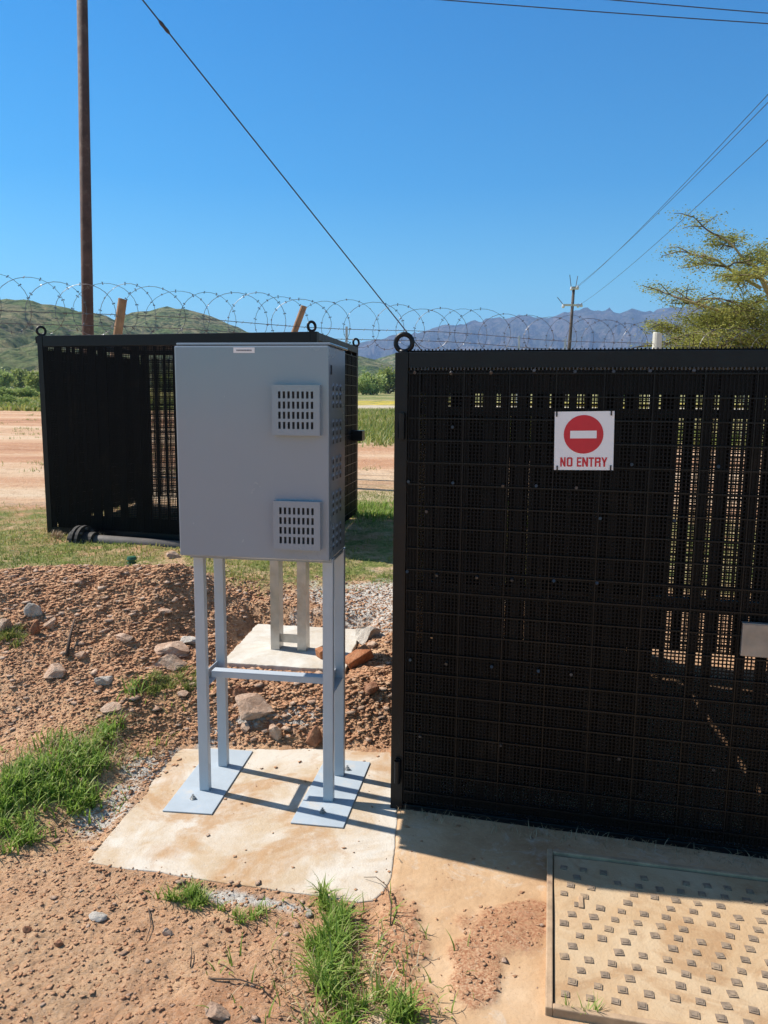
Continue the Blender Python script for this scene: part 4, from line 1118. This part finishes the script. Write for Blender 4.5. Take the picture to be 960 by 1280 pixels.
# green peg
q = hit(165, 708); pg = MB(); pg.tube([(0, 0, -.02), (0, 0, .045)], .022, 14); pg.tube([(0, 0, .045), (0, 0, .050), (0, 0, .068)], [.034, .036, .030], 14); pg.tube([(0, 0, .02), (0, 0, .026)], .032, 14)
o = pg.build('sprinkler_head', M['greenpeg'], smooth=False); o.location = (q[0], q[1], float(gh(q[0], q[1]))); tag(o, 'small dark green plastic peg in the grass by the far cage', 'sprinkler')

# ------------------------------------------------------------------ trees and shrubs
def leafcards(name, centers, size, m, parent, per, spread, seed, flat=.5, squash=(1, 1, .45)):
    g_ = np.random.default_rng(seed); C_ = np.asarray(centers); n = len(C_) * per
    c = np.repeat(C_, per, 0) + g_.normal(0, 1, (n, 3)) * np.array(squash) * spread
    a = g_.normal(0, 1, (n, 3)); a /= np.linalg.norm(a, axis=1)[:, None]
    b = np.cross(a, g_.normal(0, 1, (n, 3))); b /= np.linalg.norm(b, axis=1)[:, None]
    a[:, 2] *= flat
    s = size * g_.uniform(.5, 1.4, (n, 1))
    V = np.stack([c - a * s, c + b * s * .5, c + a * s, c - b * s * .5], 1).reshape(-1, 3)
    o = np_mesh(name, V, np.arange(n * 4).reshape(-1, 4), m, parent)
    tt = np.clip(np.repeat(g_.normal(.5, .22, len(C_)), per) + g_.normal(0, .15, n), 0, 1)
    fattr(o, 'tone', np.repeat(tt, 4)); return o
tr = empty('acacia_tree', (10.1, 22.0, .55)); tag(tr, 'yellow green feathery acacia tree rising behind the near cage at right', 'tree')
r = random.Random(19); tips = []; trunk = MB(); tw = MB()
def branch(p, d, L, rad, lev):
    n = 5; pts = [p]; q = p.copy(); dd = d.normalized()
    for i in range(n):
        dd = (dd + Vector((r.gauss(0, .13), r.gauss(0, .13), r.gauss(0, .09) - (.05 if lev > 1 else 0)))).normalized()
        q = q + dd * (L / n); pts.append(q.copy())
    rr = [rad * (1 - .55 * i / n) for i in range(n + 1)]
    (trunk if lev < 3 else tw).tube([tuple(a) for a in pts], rr, 7 if lev < 2 else 4, caps=False)
    if lev >= 3:
        for a in pts[1:]: tips.append(tuple(a))
    if lev == 4: return
    k = (4, 4, 4, 4)[lev]
    for i in range(k):
        t = .35 + .65 * (i + 1) / k; a = pts[min(n, max(1, round(t * n)))]
        az = r.uniform(0, 6.28); out = Vector((math.cos(az), math.sin(az), 0))
        el = (.55, .30, .12, .02)[lev]
        nd = (dd * (.45 if lev < 2 else .55) + out * (1.0) + Vector((0, 0, el + r.gauss(0, .15)))).normalized()
        branch(a, nd, L * r.uniform(.52, .72), rad * .58, lev + 1)
for (bx, lean, hh) in ((0, (.10, 0, 1), 2.6), (.35, (.45, .1, 1), 2.8), (.15, (-.35, -.1, 1), 2.5)):
    branch(Vector((bx, 0, 0)), Vector(lean), hh, .12, 0)
# long low limb reaching left
for (st_, d_, L_) in (((-.5, 0, 2.3), (-1, 0, .22), 2.2), ((-.3, 0, 2.9), (-1, .1, .35), 2.1), ((-.2, 0, 3.6), (-.9, 0, .5), 1.9), ((-.3, 0, 2.2), (-1, 0, .02), 1.5)):
    branch(Vector((*st_,)), Vector(d_), L_, .05, 2)
tr.scale = (1, 1, 1.13); tr.location.x += .35
trunk.build('trunk', M['bark'], tr, smooth=True); tw.build('twigs', M['twig'], tr)
tips = [t for t in tips if t[2] > 1.9 + .25 * abs(t[0] + .5) * .3]
leafcards('foliage', tips, .030, M['acacia'], tr, 26, .19, 3, .35, (1, 1, .38))

def shrub(x, y, w, h_, m, lab, seed, grp='shrubs at the far edge of the field'):
    z = float(gh(x, y)); t = empty('shrub', (x, y, z)); tag(t, lab, 'shrub', grp)
    g_ = np.random.default_rng(seed); n = 46
    a = g_.normal(0, 1, (n, 3)); a /= np.linalg.norm(a, axis=1)[:, None]; a *= g_.random((n, 1)) ** .4
    c = a * np.array([w / 2, w / 2, h_ / 2]) * .85 + np.array([0, 0, h_ * .5]); c[:, 2] = np.abs(c[:, 2])
    leafcards('crown', c, h_ * .06, m, t, 60, h_ * .10, seed, 1, (1, 1, .8))
    mb = MB()
    for k in range(4): q = c[k]; mb.tube([(0, 0, -.1), tuple(q * .5), tuple(q)], [.03 * h_, .02 * h_, .008 * h_], 5)
    mb.build('trunk', M['twig'], t)
sh = [(463, 488, 34, 26, 'shrub2'), (484, 486, 30, 30, 'shrub'), (452, 480, 24, 20, 'shrub2'), (8, 487, 30, 22, 'shrub2'), (30, 489, 22, 24, 'shrub'), (52, 490, 26, 26, 'shrub'), (-18, 487, 26, 24, 'shrub'),
      (90, 489, 30, 18, 'shrub'), (150, 489, 34, 20, 'shrub2'), (215, 489, 34, 22, 'shrub'), (290, 490, 34, 20, 'shrub'), (360, 490, 40, 22, 'shrub2'), (415, 488, 30, 22, 'shrub'),
      (520, 488, 32, 22, 'shrub2'), (560, 489, 36, 20, 'shrub'), (620, 489, 36, 24, 'shrub'), (700, 490, 40, 20, 'shrub2'), (770, 490, 40, 24, 'shrub'), (840, 490, 40, 20, 'shrub'), (905, 490, 36, 24, 'shrub2'), (960, 490, 40, 24, 'shrub')]
labs = {0: 'pale green rounded shrub in the gap between the cages, left one', 1: 'dark green bushy shrub in the gap beside the near cage', 2: 'small pale shrub touching the right edge of the far cage',
        3: 'pale green shrub below the hill at the left photo edge', 4: 'dark shrub below the hill, between pale shrub and far cage', 5: 'dark shrub half hidden by the left edge of the far cage'}
for k, (x, y, w, h_, m) in enumerate(sh):
    D = 120 + 25 * math.sin(k * 2.1); X = (x - 480) / F * D
    shrub(X, D, w / F * D * 1.25, h_ / F * D * 1.1, M[m], labs.get(k, 'one of the field shrubs mostly hidden behind the black mesh of the cages'), 200 + k)
SC = 'one of the scrubby yellow green bushes massed below the left hill'
for k, (x, y, w, h_, lab) in enumerate(((3, 488, 30, 16, SC), (20, 492, 26, 15, SC), (37, 489, 26, 16, SC), (-14, 495, 26, 15, SC), (30, 500, 20, 10, SC), (46, 500, 20, 12, SC), (12, 506, 26, 14, 'low yellowish bush at the left edge of the bare ground'), (34, 512, 22, 10, 'low round bush beside the left edge of the far cage'))):
    D = 42 if y > 504 else 62; shrub((x - 480) / F * D, D, w / F * D, h_ / F * D, M['shrub2'], lab, 400 + k, 'low bushes at the field edge')

# ------------------------------------------------------------------ render settings
scene.render.engine = 'CYCLES'
scene.cycles.max_bounces = 6; scene.cycles.volume_bounces = 0; scene.cycles.transparent_max_bounces = 8
scene.render.resolution_x = 768; scene.render.resolution_y = 1024
